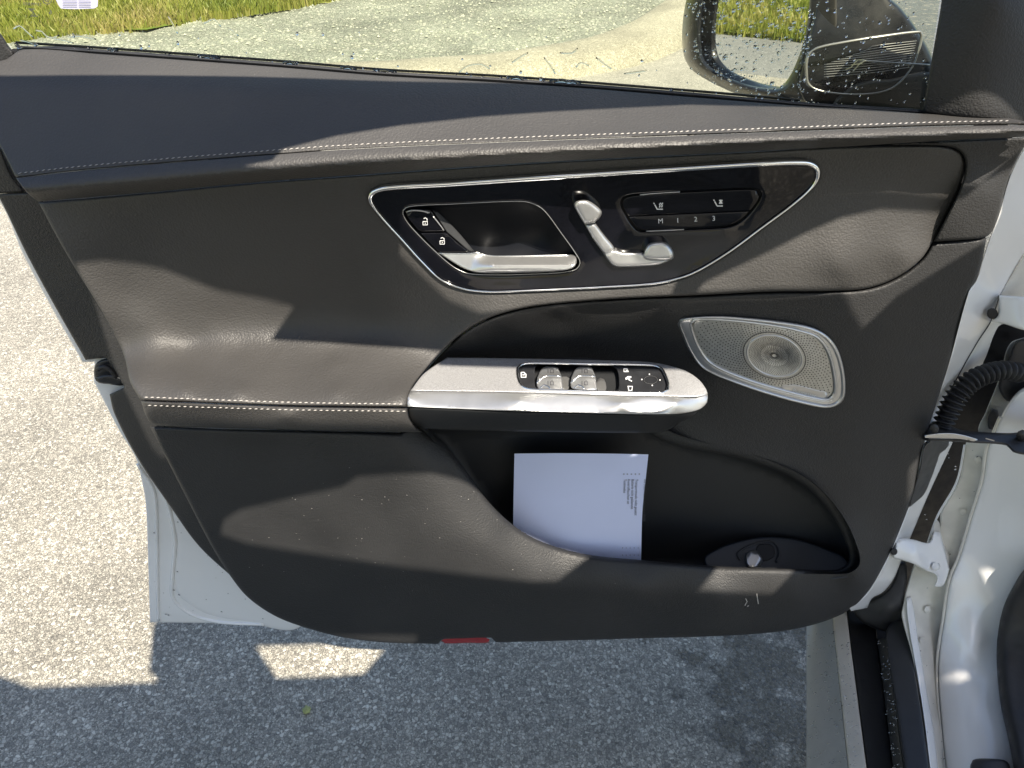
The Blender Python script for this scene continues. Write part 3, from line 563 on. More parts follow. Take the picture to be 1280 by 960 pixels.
# ---- speaker
bez = crv([(846.6, 401.5), (855, 396.8), (896, 395), (933, 397.5), (971, 401.6), (1009, 408), (1031, 417.5), (1046, 434), (1054.7, 459), (1057.5, 485), (1054.7, 500), (1044.4, 508.4), (1027.5, 509.4), (971, 496), (915, 477.5), (877.5, 460.6), (862.5, 442), (850, 414)])
gr = crv([(865.5, 405), (871, 399.6), (915, 401.2), (971, 408), (1001, 414.7), (1020, 422), (1033, 438.5), (1040.4, 464), (1042, 488.8), (1034.5, 498), (1020, 497), (971, 485), (924, 470), (889, 453), (875.6, 436), (868, 417.5)])
ybz = offs(ycard, -.004); ygr = lambda u, v: ycard(u, v) - .002
sp = patch('speaker', bez, ybz, M['satin'], door, g=4, edge=(6, .006), skirt=.006, holes=[gr], hedge=(4, .004))
ptube('bezel_bead', bez + (gr.mean(0) - bez) * .035, ybz, lambda u, v: np.interp(u, [845, 880, 950, 1060], [.0006, .0012, .0018, .0022]), M['satin'], sp, closed=True, dy=.0004)
ptube('bezel_bead', gr + (gr - gr.mean(0)) * .02, ybz, lambda u, v: np.interp(u, [845, 900, 1060], [.0015, .0020, .0016]), M['satin'], sp, closed=True, dy=.001)
CU, CV = 968.0, 444.8
ea = R(16)
def ell(u, v):
    x = (u - CU) * math.cos(ea) + (v - CV) * math.sin(ea); y = -(u - CU) * math.sin(ea) + (v - CV) * math.cos(ea)
    return np.sqrt((x / 35) ** 2 + (y / 25) ** 2), np.arctan2(y / 25, x / 35)
def ygrille(u, v):
    r, a = ell(u, v); return ygr(u, v) - .002 * np.exp(-((r - 1) ** 2) * 2.2) * 1.0 + .003 * np.clip(1 - r, 0, 1) - .001 * np.clip(1.6 - r, 0, .6)
gp = patch('speaker_grille', gr, ygrille, M['ridge'], sp, g=2.5, edge=(1.5, .001), skirt=.008)
V = []; Fc = []
def slot(u, v, du, dv, wd):
    t = np.array([du, dv]); L = np.linalg.norm(t); n = np.array([-dv, du]) / L * wd / 2
    Q = np.array([(u - du/2, v - dv/2), (u + n[0], v + n[1]), (u + du/2, v + dv/2), (u - n[0], v - n[1])])
    i = len(V); V.extend(W(Q[:, 0], Q[:, 1], ygrille(Q[:, 0], Q[:, 1]) - .00045)); Fc.append([i, i+3, i+2, i+1])
label_area = crv([(975, 484), (985, 481), (1000, 482), (1018, 487), (1034, 491), (1034, 498), (1018, 497), (990, 491)])
for k in range(72):
    for j in range(40):
        rr = .10 + .042 * j * (1 + .012 * j) if j < 21 else 1.13 + (j - 21) * .095
        if j >= 21 and rr > 3.4: continue
        if rr < 1 and (k % (3 if rr < .25 else 2 if rr < .5 else 1)): continue
        if .95 < rr < 1.08: continue
        an = 2 * math.pi * (k + .5 * (j % 2)) / 72 + (1.5 * (1 - rr) if rr < 1 else -.10 * (rr - 1))
        x = 35 * rr * math.cos(an); y = 25 * rr * math.sin(an)
        u = CU + x * math.cos(ea) - y * math.sin(ea); v = CV + x * math.sin(ea) + y * math.cos(ea)
        q = np.array([[u, v]])
        if not inside(gr, q)[0] or dist(gr, q)[0] < 2.2 or inside(label_area, q)[0]: continue
        tx, ty = x, y
        if rr < 1: tx, ty = x + y * 1.1, y - x * 1.1 * .6
        L = math.hypot(tx, ty); ln = (2.0 if rr > 1 else 1.5); tx, ty = tx / L * ln, ty / L * ln
        slot(u, v, tx * math.cos(ea) - ty * math.sin(ea), tx * math.sin(ea) + ty * math.cos(ea), 1.45 if rr > 1 else .95)
mesh('grille_slots', V, Fc, M['hole'], sp, smooth=False, kind='stuff')
rg = np.array([(CU + 35*math.cos(t)*math.cos(ea) - 25*math.sin(t)*math.sin(ea), CV + 35*math.cos(t)*math.sin(ea) + 25*math.sin(t)*math.cos(ea)) for t in np.linspace(0, 2*math.pi, 60)[:-1]])
ptube('cone_ring', rg, ygrille, .0009, M['satin'], sp, closed=True)
patch('name_plate', label_area, offs(ygrille, -.0006), M['satin'], sp, g=3, edge=(1, .0006), skirt=.001)
text('name_lettering', 'Burmester', 990.5, 489.8, 7.0, 14.5, offs(ygrille, -.0006), M['print'], sp)

# ---- glass with water, printing
gpo = [(-60, -80, 1), (-30, 5), (3, 42), (17, 62, 1)] + [(u, VG(u) + 3) for u in (60, 130, 240, 360, 480, 640, 860, 1010, 1152)] + [(1154, 139, 1), (1178, -20, 1), (1184, -80, 1)]
wg = patch('window_glass', gpo, yglass, M['glass'], door, g=20, edge=(1, 0), skirt=.0)
def drops(name, spots, yf, mt, par, dy=-.0008):
    V = []; Fc = []
    for u, v, r in spots:
        c = W(u, v, yf(np.array(u), np.array(v)) + dy); rr = r * .00085 * np.linalg.norm(c - CAM) / .8; e = random.uniform(.75, 1.3); i = len(V); n = 8
        an0 = random.random() * 6
        V.append(c + [0, -rr * .34, 0])
        for ring, (f, h) in enumerate(((.6, .26), (1, 0))):
            for k in range(n):
                a = 2 * math.pi * k / n; w_ = 1 + .12 * math.sin(2 * a + an0)
                V.append(c + [rr * f * math.cos(a) * w_, -rr * h, rr * f * math.sin(a) * e * w_])
        for k in range(n): Fc.append([i, i + 1 + k, i + 1 + (k+1) % n]); Fc.append([i + 1 + k, i + 1 + n + k, i + 1 + n + (k+1) % n, i + 1 + (k+1) % n])
        Fc.append([i + 1 + n + k for k in range(n)][::-1])
    return mesh(name, V, Fc, mt, par, kind='stuff')
sp_ = []
for k in range(150):
    u = rng.uniform(1000, 1160); v = rng.uniform(0, 133); sp_.append((u, v, rng.choice([.7, .9, 1.2, 1.7])))
for k in range(60):
    u = rng.uniform(20, 1000); sp_.append((u, VG(u) - rng.uniform(-2, 5), rng.choice([1.0, 1.5, 2.3])))
for k in range(26):
    u = rng.uniform(20, 860); sp_.append((u, VG(u) - abs(rng.normal(0, 22)) - 3, rng.choice([.8, 1.2, 1.8])))
drops('water_drops', sp_, yglass, M['water'], wg, dy=-.0005)
trails = [[(17, 36), (24, 32), (34, 40), (42, 47)], [(45, 38), (52, 39), (58, 45), (66, 47), (74, 44)], [(25, 50), (34, 52), (44, 56), (48, 61)], [(65, 48), (80, 50), (92, 54)], [(85, 46), (100, 45), (120, 49)], [(165, 74), (182, 73), (196, 77), (204, 78)],
    [(210, 20), (216, 30), (222, 42)], [(255, 29), (268, 24), (276, 33)], [(284, 35), (292, 38), (298, 45)], [(574, 90), (585, 82), (602, 80), (612, 86)], [(680, 72), (688, 82), (694, 92)], [(745, 72), (756, 80), (764, 86)], [(720, 84), (726, 78), (736, 82)], [(780, 92), (796, 90), (808, 88)], [(640, 78), (652, 70), (660, 66)], [(700, 66), (715, 66), (722, 60)]]
for t in trails: ptube('water_trail', t, yglass, .0006, M['water'], wg, dy=-.0004, n=6)
for k in range(9):
    u = rng.uniform(60, 900); L = rng.uniform(12, 34); ptube('water_trail', [(u, VG(u) - 2), (u + L/2, VG(u + L/2) - 3.5 - rng.uniform(0, 2)), (u + L, VG(u + L) - 1)], yglass, .0016, M['water'], wg, dy=-.001, n=6)
# etched marks, read from behind (mirrored)
patch('glass_sticker', [(70, -6), (119, -6), (122, 8), (118, 10.5), (76, 10.5), (73, 6)], offs(yglass, -.0004), mat('lilac_sticker', (.45, .45, .62), .5), wg, g=6, edge=(1, 0), skirt=0)
text('etched_lettering', 'E1 43R-00 AS2', 60, 1.0, 5.2, 2, yglass, M['printdark'], wg, dy=-.0007, mirror=True)
text('etched_lettering', 'TEMPERED', 52, 7.2, 5.0, 2, yglass, M['printdark'], wg, dy=-.0007, mirror=True)
text('etched_lettering', '6', 65, 18, 9, 2, yglass, M['printdark'], wg, dy=-.0007, mirror=True)
strokes('etched_symbol', [[(35, 11), (44, 11.3)], [(37, 12.3), (42, 12.5), (40, 14.5), (38, 12.5)], [(41, 14.5), (44.5, 19), (39.5, 18.8), (42, 15)], [(38, 20), (47, 20.2)]], .9, yglass, M['printdark'], wg, dy=-.0007)
strokes('etched_symbol', [circ(59, 0, 5.2, 18), circ(59, 0, 2.4, 12)], .8, yglass, M['printdark'], wg, dy=-.0007)
for vv in (1, 4.5, 7.5): strokes('sticker_print', [[(78, vv), (90, vv), (96, vv)], [(98, vv), (113, vv + .3)]], .8, offs(yglass, -.001), M['satin2'], wg, dy=-.0002)
drops('water_drops', [(rng.uniform(192, 345), rng.uniform(610, 774), rng.choice([.5, .8, 1.2])) for _ in range(45)], yshell, M['water'], shell, dy=-.0015)
# reflection in the quarter window, built below as light lines on the mirror arm
# ---- side mirror
Ym = .20
MN = np.array([-.86, -.51, .0]); MN /= np.linalg.norm(MN); MP = W(945, 55, Ym)
def ymg(u, v):
    dx, dy, dz = ray(u, v); t = ((MP - CAM) @ MN) / (dx * MN[0] + dy * MN[1] + dz * MN[2]); return CAM[1] + dy * t
mg_out = [(888, -70), (884, -20), (879, 20), (877.5, 45), (879, 66), (884, 78), (900, 91), (930, 104), (955, 109.5), (970, 110), (980, 105), (990, 90), (1000, 66), (1008, 36), (1012, 0), (1012, -40), (1005, -75)]
hs_out = [(872, -90), (862, -20), (855, 15), (852.5, 45), (855, 70), (862, 84), (872, 93), (895, 106), (920, 117), (945, 124), (975, 129), (1010, 134), (1020, 130), (1014, 100), (1018, 40), (1022, -90)]
mr = patch('side_mirror', hs_out, lambda u, v: ymg(u, v) - .02, M['mirrorblack'], door, g=6, edge=(14, .05), skirt=.05, holes=[mg_out], hedge=(8, .020))
patch('mirror_face', mg_out, ymg, M['mirror'], mr, g=16, edge=(1, 0), skirt=.01)
patch('mirror_housing', [(1012, -90), (1013, 0), (1009, 38), (1001, 68), (991, 93), (982, 108), (970, 118), (975, 129), (1010, 134), (1060, 137), (1080, 120), (1050, 60), (1040, -90)],
      tps([(1010, 0, .135), (985, 110, .14), (1010, 130, .125), (1060, 130, .115), (1040, 0, .12)]), M['mirrorside'], mr, g=6, edge=(3, .004), skirt=.03)
ya = tps([(1030, 0, .13), (1100, 0, .12), (1030, 130, .11), (1150, 130, .10), (1160, 80, .11), (1090, 70, .105)])
patch('mirror_arm', [(1014, -90), (1018, 0), (1010, 50), (1003, 80), (998, 110), (1010, 131), (1060, 141), (1160, 146), (1172, 110), (1168, 78), (1150, 42), (1128, 12), (1108, -8), (1060, -90)], ya, M['mirrorblack'], mr, g=6, edge=(5, .01), skirt=.03)
patch('mirror_foot', [(1040, 142), (1042, 128), (1052, 117), (1066, 107), (1085, 101), (1110, 99), (1170, 94), (1176, 146)], offs(ya, -.012), M['mirrorside'], mr, g=5, edge=(4, .006), skirt=.01)
refl_loop = crv([(1150, 40), (1100, 46), (1050, 54), (1020, 61), (1010, 70), (1008, 90), (1012, 107), (1040, 116), (1090, 117), (1118, 108), (1140, 84), (1149, 60), (1152, 44)])  # glass reflection modelled as satin lines in front of the arm
ptube('mirror_moulding', refl_loop, offs(ya, -.012), lambda u, v: np.where((v < 62) | (u < 1014), .0014, .0009), M['satin2'], mr, closed=True)
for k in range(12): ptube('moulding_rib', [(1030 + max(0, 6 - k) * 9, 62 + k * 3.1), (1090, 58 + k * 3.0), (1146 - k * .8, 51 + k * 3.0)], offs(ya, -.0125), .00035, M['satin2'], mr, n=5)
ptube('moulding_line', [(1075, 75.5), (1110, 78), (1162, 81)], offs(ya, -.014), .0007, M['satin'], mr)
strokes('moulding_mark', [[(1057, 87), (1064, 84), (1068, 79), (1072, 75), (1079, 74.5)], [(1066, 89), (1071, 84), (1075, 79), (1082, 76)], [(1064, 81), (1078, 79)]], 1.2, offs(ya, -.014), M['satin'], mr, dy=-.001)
sp2 = [(u, v, r) for u, v, r in zip(rng.uniform(878, 1010, 330), rng.uniform(0, 109, 330), rng.choice([.5, .65, .9, 1.2, 1.7], 330)) if inside(crv(mg_out), np.array([[u, v]]))[0]]
drops('water_drops', sp2, ymg, M['water'], mr, dy=-.002)
sp3 = [(u, v, r) for u, v, r in zip(rng.uniform(853, 1060, 700), rng.uniform(0, 135, 700), rng.choice([.5, .7, 1.0, 1.5], 700)) if inside(crv(hs_out), np.array([[u, v]]))[0] and not inside(crv(mg_out), np.array([[u, v]]))[0]]
drops('water_drops', sp3, offs(ymg, -.024), M['water'], mr, dy=-.002)

# ---- front end of the door: white flange, hinges, bellows, check strap
yfl = tps([(1290, 170, .01), (1262, 222, .006), (1243, 290, .008), (1186, 454, .012), (1154, 557, .010), (1121, 671, -.002), (1083, 742, -.01), (1300, 285, .05), (1250, 368, .05), (1238, 401, .048), (1196, 472, .045), (1171, 527, .04), (1190, 553, .05), (1160, 620, .045), (1138, 672, .04), (1117, 724, .02), (1100, 742, .01)])
fl = patch('front_flange', [(1320, 130, 1), (1292, 172), (1280, 185), (1262, 221), (1248, 269), (1239, 293), (1228, 325), (1220, 351), (1211, 364), (1186, 454), (1154, 557), (1142, 613), (1121, 671), (1102, 711), (1083, 742), (1062, 760), (1064, 764, 1), (1084, 760, 1), (1090, 748), (1104, 740), (1117, 724), (1127, 700), (1138, 672.5), (1160, 620), (1191, 553, 1), (1171, 527), (1196, 472), (1222, 426), (1238, 401), (1250, 369), (1320, 250, 1)],
    yfl, M['white'], door, g=5, edge=(2.5, .003), skirt=.02)
patch('front_flange', [(1251, 367, 1), (1320, 252, 1), (1320, 330, 1), (1262, 402), (1248, 408), (1231, 449), (1205, 500), (1180, 528, 1), (1190, 490), (1197, 473), (1223, 427), (1239, 402)], tps([(1250, 368, .052), (1196, 472, .047), (1262, 402, .09), (1231, 449, .085), (1300, 280, .052), (1320, 330, .09), (1190, 520, .06)]), M['whitedirty'], door, g=5, edge=(2, .002), skirt=.02)
patch('wiring_bracket', [(1159, 553), (1186, 552), (1182, 562), (1175, 567), (1172, 576), (1164, 598), (1155, 618), (1143, 629), (1137, 634), (1142, 613), (1150, 585)], offs(yfl, -.006), M['black'], door, g=4, edge=(2, .003), skirt=.01)
hg = patch('hinge', [(1249, 369, 1), (1280, 371), (1320, 376, 1), (1320, 420, 1), (1280, 413), (1255, 405), (1238, 402, 1), (1247, 394), (1248, 384)], tps([(1240, 400, .03), (1250, 370, .035), (1280, 373, .02), (1320, 376, .02), (1280, 410, .005), (1320, 418, .01)]), M['white'], door, g=4, edge=(3, .004), skirt=.02)
patch('hinge_pin', circ(1240.5, 392, 7, 14)[:-1], const(.028), M['hole'], hg, g=3, edge=(2, .002), skirt=.01)
yh2 = tps([(1121, 674, .0), (1140, 674, .005), (1162, 677, .02), (1175, 665, .04), (1187, 712, .02), (1178, 732, .0), (1159, 714, -.01), (1126, 700, -.012), (1145, 690, -.008)])
h2 = patch('hinge', [(1121, 674.5), (1140, 674), (1162, 678), (1168, 664.5), (1175.6, 665, 1), (1182, 690), (1187, 712, 1), (1178.5, 732.5), (1168, 733, 1), (1171, 720), (1159, 714), (1142, 705), (1126, 700), (1114, 695), (1119, 683)], yh2, M['white'], door, g=3, edge=(3, .004), skirt=.02)
patch('hinge_pin', circ(1117.5, 689.5, 4.5, 12)[:-1], offs(yh2, -.003), M['hole'], h2, g=3, edge=(1.5, .002), skirt=.004)
patch('hinge_nut', circ(1170, 708, 5.5, 8)[:-1], offs(yh2, -.006), M['white'], h2, g=3, edge=(2, .002), skirt=.006)
patch('hinge_leaf', [(1175.6, 665), (1172, 650), (1166, 658), (1164, 672), (1172, 690), (1187, 712)], offs(yh2, .012), M['whitedirty'], h2, g=4, edge=(2, .002), skirt=.01)
bpth = crv([(1178, 532), (1186, 513), (1198, 492), (1216, 475), (1238, 466), (1256, 463), (1274, 466)], False, .5)
rb = -.0026 + .0118 + .0022 * np.cos(np.arange(len(bpth)) * 2 * math.pi / 13.5); rb = rb * np.interp(np.arange(len(bpth)), [0, 60, len(bpth) - 1], [1.0, 1.12, .98])
ylb = np.interp(np.arange(len(bpth)), [0, len(bpth) - 1], [.015, .05])
tube('cable_bellows', W(bpth[:, 0], bpth[:, 1], ylb), rb, M['rubber'], door, 20)
cs = patch('check_strap', [(1157, 545), (1160, 531), (1175, 528), (1187, 531), (1200, 537), (1230, 540), (1267, 541), (1285, 537), (1320, 536), (1320, 570), (1285, 569), (1266, 565), (1258, 557), (1222, 554), (1190, 552), (1156, 550.5)], tps([(1157, 545, .0), (1200, 545, -.005), (1260, 550, -.01), (1320, 550, -.01), (1200, 532, .01)]), M['black'], door, g=4, edge=(4, .006), skirt=.015)
patch('strap_plate', [(1156, 544), (1190, 541.5), (1222, 549), (1222, 552.5), (1200, 549), (1156, 547.2)], const(-.012), M['satin'], cs, g=3, edge=(1, .001), skirt=.003)
for u, v, r in ((1168, 536, 6), (1278, 545, 8), (1271, 557, 5)): patch('strap_bolt', circ(u, v, r, 8)[:-1], const(-.014), M['rubber'], cs, g=3, edge=(2.5, .003), skirt=.008)
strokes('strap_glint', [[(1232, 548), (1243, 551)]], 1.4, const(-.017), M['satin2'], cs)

# ------------------------------------------------------------------ PAPER in the pocket
pp_out = [(643, 567, 1), (700, 566.5), (760, 567), (810.5, 568, 1), (807, 600), (803, 640), (801.5, 690), (801, 730, 1), (641, 730, 1), (641.5, 650)]
ypp = tps([(643, 567, .002), (726, 567, -.004), (810, 568, .004), (642, 700, -.026), (720, 700, -.032), (802, 700, -.024), (806, 620, -.012), (720, 630, -.018)])
paper = patch('paper_sheet', pp_out, ypp, M['paper'], None, g=6, edge=(1, 0), skirt=.0004)
tag(paper, 'white printed sheet of paper standing in the door storage pocket', 'paper')
for s, u, v, sz in (('-', 807.5, 590, 7), ('Alle Dokumentation fuer: 1 von 1 ERGEB', 803.8, 599, 3.9), ('Transportmode nicht gesetzt', 793.2, 599, 4.8), ('Batterie nicht geklemmt', 788.3, 599, 4.8), ('Kontrollleuchten an', 783.4, 599, 4.8), ('Testmodus', 778.5, 599, 4.8)):
    text('print_line', s, u + 1.2, v, sz, 91.5, ypp, M['printdark'], paper, stretch=.8)
for u in (776, 780.5, 785.5, 790.5, 795.5): 
    for v in (591.5, 684, 693): text('print_mark', '*' if v < 600 else '-', u + 1, v, 5.5, 91.5, ypp, M['printdark'], paper)

# ------------------------------------------------------------------ CAR BODY beside the door
car = thing('car_body', 'white car body at the right edge, with wet door sill, black seal and front pillar', 'car', (1.2, -.6, 0))
patch('door_gap', [(1320, 320), (1320, 700), (1200, 760), (1060, 775), (1075, 740), (1120, 660), (1180, 480), (1240, 380)], const(.13), M['rubber'], car, g=14, edge=(2, 0), skirt=.01)  # dark sheet in place of the shade deep in the gap
ybody = tps([(1211, 552, .075), (1174, 657, .06), (1132, 735, .03), (1127, 770, .0), (1140, 820, -.05), (1155, 907, -.14), (1160, 980, -.22), (1234, 559, .06), (1214, 645, .055), (1200, 692, .045), (1187, 725, .03), (1171, 832, -.03), (1175, 895, -.09), (1182, 980, -.17)])
patch('front_pillar', [(1211, 548), (1240, 548), (1234, 560), (1228, 599), (1214, 645), (1200, 692), (1187, 725), (1180, 770), (1172, 832), (1175, 895), (1184, 990, 1), (1164, 990, 1), (1155, 907), (1140, 820), (1127, 770), (1129, 755), (1133, 735), (1145, 700), (1160, 680), (1174, 657), (1176, 640), (1199, 600)], ybody, M['whitedirty'], car, g=5, edge=(3, .003), skirt=.03)
patch('sealer_strip', [(1133, 748), (1139, 746), (1148, 800), (1158, 860), (1168, 920), (1176, 990, 1), (1166, 990, 1), (1156, 905), (1146, 840), (1137, 790)], offs(ybody, -.004), M['white'], car, g=4, edge=(2, .002), skirt=.004)
ywb = tps([(1234, 559, .05), (1300, 480, .05), (1300, 600, .02), (1214, 645, .045), (1270, 650, .02), (1200, 692, .035), (1187, 725, .02), (1180, 770, .0), (1171, 832, -.035), (1175, 895, -.095), (1182, 980, -.175), (1260, 730, .0), (1240, 800, -.03), (1250, 880, -.10), (1270, 980, -.19), (1215, 800, -.035), (1215, 880, -.10), (1225, 980, -.19)])
patch('inner_panel', [(1320, 470, 1), (1282, 483), (1267, 495), (1250, 522), (1242, 542), (1234, 560), (1228, 599), (1214, 645), (1200, 692), (1187, 725), (1180, 770), (1172, 832), (1175, 895), (1184, 990, 1), (1320, 990, 1)], ywb, M['white'], car, g=7, edge=(5, .006), skirt=.02,
      bump=lambda u, v: .0025 * np.sin(u * .035 + v * .012) * np.exp(-((u - 1235) / 40.) ** 2))
patch('pillar_plate', [(1320, 400), (1285, 420), (1262, 430), (1250, 470), (1232, 515), (1223, 540), (1240, 548), (1320, 560)], const(.085), M['greypaint'], car, g=6, edge=(2, .002), skirt=.02)
patch('grommet', [(1262, 445), (1268, 430), (1276, 424), (1300, 424), (1300, 480), (1276, 490), (1262, 502), (1250, 490), (1249, 478)], const(.07), M['rubber'], car, g=4, edge=(4, .006), skirt=.015)
patch('grommet', [(1241, 511), (1247, 513), (1248, 522), (1243, 538), (1236, 536), (1235, 520)], const(.075), M['rubber'], car, g=3, edge=(2, .003), skirt=.01)
patch('door_seal', [(1295, 700, 1), (1280, 712), (1271, 725), (1255, 757), (1247, 795), (1246, 832), (1251, 882), (1262, 932), (1272, 990, 1), (1330, 990, 1), (1330, 700, 1)], offs(ywb, -.02), M['rubber'], car, g=5, edge=(14, .014), skirt=.02)
patch('seal_clip', [(1213, 956), (1216, 950), (1228, 948), (1255, 950), (1262, 956), (1266, 990, 1), (1211, 990, 1)], offs(ywb, -.012), M['black'], car, g=4, edge=(3, .003), skirt=.008)
patch('fender_liner', [(1090, 748), (1108, 738), (1116, 726), (1128, 700), (1134, 720), (1130, 745), (1128, 772), (1110, 790), (1066, 764)], tps([(1090, 748, .03), (1128, 700, .05), (1128, 772, .01), (1066, 764, .03), (1110, 760, .015)]), M['rubber'], car, g=4, edge=(4, .006), skirt=.02)
ptube('sealer_bead', [(1250, 521), (1241, 542), (1233, 561), (1227, 600), (1213, 646), (1199, 693), (1186, 726), (1179, 771), (1171, 832), (1174, 895), (1182, 975)], offs(ywb, .001), .0018, M['whitedirty'], car)
ptube('sealer_bead', [(1206, 556), (1196, 602), (1172, 645), (1158, 684)], offs(ybody, -.0005), .0014, M['white'], car)
for u, v, r_ in ((1222, 575, 5), (1204, 640, 4.5), (1160, 762, 5), (1153, 800, 4)): patch('body_bolt', circ(u, v, r_, 6)[:-1], offs(ybody, -.004), M['whitedirty'], car, g=3, edge=(1.5, .0015), skirt=.005)
drops('water_drops', [(rng.uniform(1140, 1235), rng.uniform(560, 950), rng.choice([.5, .8, 1.1])) for _ in range(70)], offs(ybody, -.002), M['water'], car, dy=-.001)
# sill steps
def slope(zl, zr, ul, ur):
    def f(u, v):
        s = np.clip((u - ul(v)) / (ur(v) - ul(v)), 0, 1); z = zl + (zr - zl) * s; dx, dy, dz = ray(u, v); return CAM[1] + dy * (z - CAM[2]) / dz
    return f
L0 = lambda v: 1008 + 0*v; L1 = lambda v: np.interp(v, [767, 990], [1040, 1064]); L2 = lambda v: np.interp(v, [767, 990], [1058, 1087])
L3 = lambda v: np.interp(v, [767, 990], [1093, 1120]); L4 = lambda v: np.interp(v, [767, 990], [1103, 1134]); L5 = lambda v: np.interp(v, [767, 990], [1128, 1166])
def strip(name, a, b, z0, z1, mt, v0=762, edge=(2, .002)):
    vs = [v0, 800, 840, 880, 920, 990]; out = [(a(np.array(v)), v) + ((1,) if v in (v0, 990) else ()) for v in vs] + [(b(np.array(v)), v) + ((1,) if v in (v0, 990) else ()) for v in vs[::-1]]
    out = [(float(p[0]),) + tuple(p[1:]) for p in out]
    return patch(name, out, slope(z0, z1, a, b), mt, car, g=4, edge=edge, skirt=.02)
s1 = strip('outer_sill', L0, L1, .25, .335, M['sillgrey'], v0=770)
s2 = strip('sill_lip', L1, L2, .34, .345, M['sillbeige'])
strip('sill_base', L1, lambda v: L5(v) + 4, .30, .30, M['rubber'])
strip('sill_channel', L2, L3, .325, .325, M['rubber'])
strip('step_strip', L3, L4, .335, .36, M['mirrorside'], v0=798)
patch('kick_plate', [(1107, 800), (1108, 788), (1116, 776), (1124, 770), (1129, 772), (1140, 820), (1154, 905), (1166, 990, 1), (1134, 990, 1), (1120, 890)], HZ(.365), M['black'], car, g=4, edge=(3, .003), skirt=.02)
dr = [(rng.uniform(1010, 1056), rng.uniform(790, 960), rng.choice([.6, .9, 1.3])) for _ in range(150)]
drops('water_drops', dr, slope(.252, .337, L0, L1), M['water'], s1, dy=-.001)
dr = [(L1(v) + rng.uniform(2, 17), v, rng.choice([.6, .9, 1.4])) for v in rng.uniform(790, 960, 60)]
drops('water_drops', dr, slope(.342, .347, L1, L2), M['water'], s2, dy=-.001)
dr = [(L3(v) + rng.uniform(0, 12), v, rng.choice([.5, .8, 1.1])) for v in rng.uniform(800, 960, 90)]
drops('water_drops', dr, HZ(.368), M['water'], s2, dy=-.001)

# added shadow plate above the view, cut out so sun patches fall on the door
ZR = 1.45
def up(P): t = (P[..., 2] - ZR) / SUN[2]; return (P - SUN * t[..., None])[..., :2]
yb2 = lambda u, v: np.where(v < VS(u), ybelt(u, v), -.0515)
GY = HZ(0.0)
lit = [(yb2, [(300, 203), (340, 190), (420, 170), (500, 157), (600, 146), (700, 139), (860, 131), (1000, 134), (1160, 142), (1320, 150), (1320, 164), (1160, 165), (1020, 170), (860, 178), (640, 189), (440, 199), (340, 207)]),
       (yins, [(870, 366), (880, 354), (900, 344), (955, 318), (1010, 290), (1050, 273), (1100, 262), (1180, 266), (1212, 240), (1268, 208), (1262, 260), (1240, 298), (1180, 334), (1120, 372), (1080, 410), (1066, 388), (1058, 362), (960, 362)]),
       (yins, [(95, 330), (130, 326), (170, 330), (204, 337), (274, 364), (330, 374), (368, 384), (339, 425), (440, 431), (551, 439), (545, 470), (530, 516), (500, 516), (340, 512), (150, 505)]),
       (lambda u, v: yaf(u, v), [(150, 500), (340, 508), (512, 510), (520, 532), (300, 528), (165, 522)]),
       (lambda u, v: ytop(u, v), [(528, 456), (575, 458), (650, 460), (760, 461), (850, 462), (890, 472), (893, 492), (888, 508), (513, 508), (505, 490)]),
       (yins, [(500, 240), (600, 228), (720, 220), (850, 213), (820, 240), (770, 300), (790, 335), (850, 340), (838, 372), (600, 392), (560, 375), (500, 320)]),
       (ycard, [(280, 650), (301, 637), (377, 620), (427, 609), (447, 596), (495, 593), (540, 592), (574, 600), (620, 622), (650, 655), (700, 682), (742, 692), (733, 698), (697, 727), (669, 728), (517, 711), (405, 695), (309, 680), (276, 668)]),
       (ycard, [(903, 704), (998, 708), (966, 743), (872, 739)]),
       (ycard, [(1136, 585), (1150, 570), (1146, 610), (1134, 628)]),
       (ywb, [(1182, 854), (1200, 842), (1207, 838), (1212, 847), (1196, 853)]),
       (ywb, [(1232, 708), (1263, 722), (1259, 737), (1243, 733)]),
       (GY, [(320, 808), (346, 847), (400, 846), (455, 842), (480, 812), (478, 806), (400, 806)])]
litp = []
for f, q in lit:
    q = crv([(*a, 1) for a in q], True, 12); litp.append(up(W(q[:, 0], q[:, 1], f(q[:, 0], q[:, 1]))))
def gp_(u, v): q = np.array([[u, v]], float); return tuple(up(W(q[:, 0], q[:, 1], GY(q[:, 0], q[:, 1])))[0])
a0 = gp_(-60, 842); a1 = gp_(4, 846); a2 = gp_(39, 858.5); a3 = gp_(120, 856); a4 = gp_(198, 852.5); a5 = gp_(186, 838); a6 = gp_(191, 785)
plate_outline = np.array([(1.02, -4.6), (1.02, -.16), (.42, -.17), (.12, -.205), (-.38, -.215), (-.37, -.26), (-.33, -.40), (-.28, -.55), (a6[0], a6[1]), a5, a4, a3, a2, a1, a0, (a0[0] - .5, a0[1] - .1), (a0[0] - .5, -4.6)])
def dens(p, s):
    o = []
    for a, b in zip(p, np.roll(p, -1, axis=0)):
        k = max(1, int(np.linalg.norm(b - a) / s)); o += [a + (b - a) * i / k for i in range(k)]
    return np.array(o)
rp = dens(plate_outline, .08); pts = [rp] + litp; E = []; n0 = 0
for p in pts: k = len(p); E += [(n0 + i, n0 + (i+1) % k) for i in range(k)]; n0 += k
def keep(c):
    m = inside(rp, c)
    for l in litp: m &= ~inside(l, c)
    return m
V2, T2 = cdt(np.concatenate(pts), E, keep)
Vr = [(x, y, ZR) for x, y in V2] + [(x, y, ZR + .0012) for x, y in V2]; n = len(V2)
cnt = {(f[i], f[(i+1) % 3]) for f in T2 for i in range(3)}
Fr = [list(f) for f in T2] + [[i + n for i in f[::-1]] for f in T2] + [[b, a, a + n, b + n] for a, b in cnt if (b, a) not in cnt]
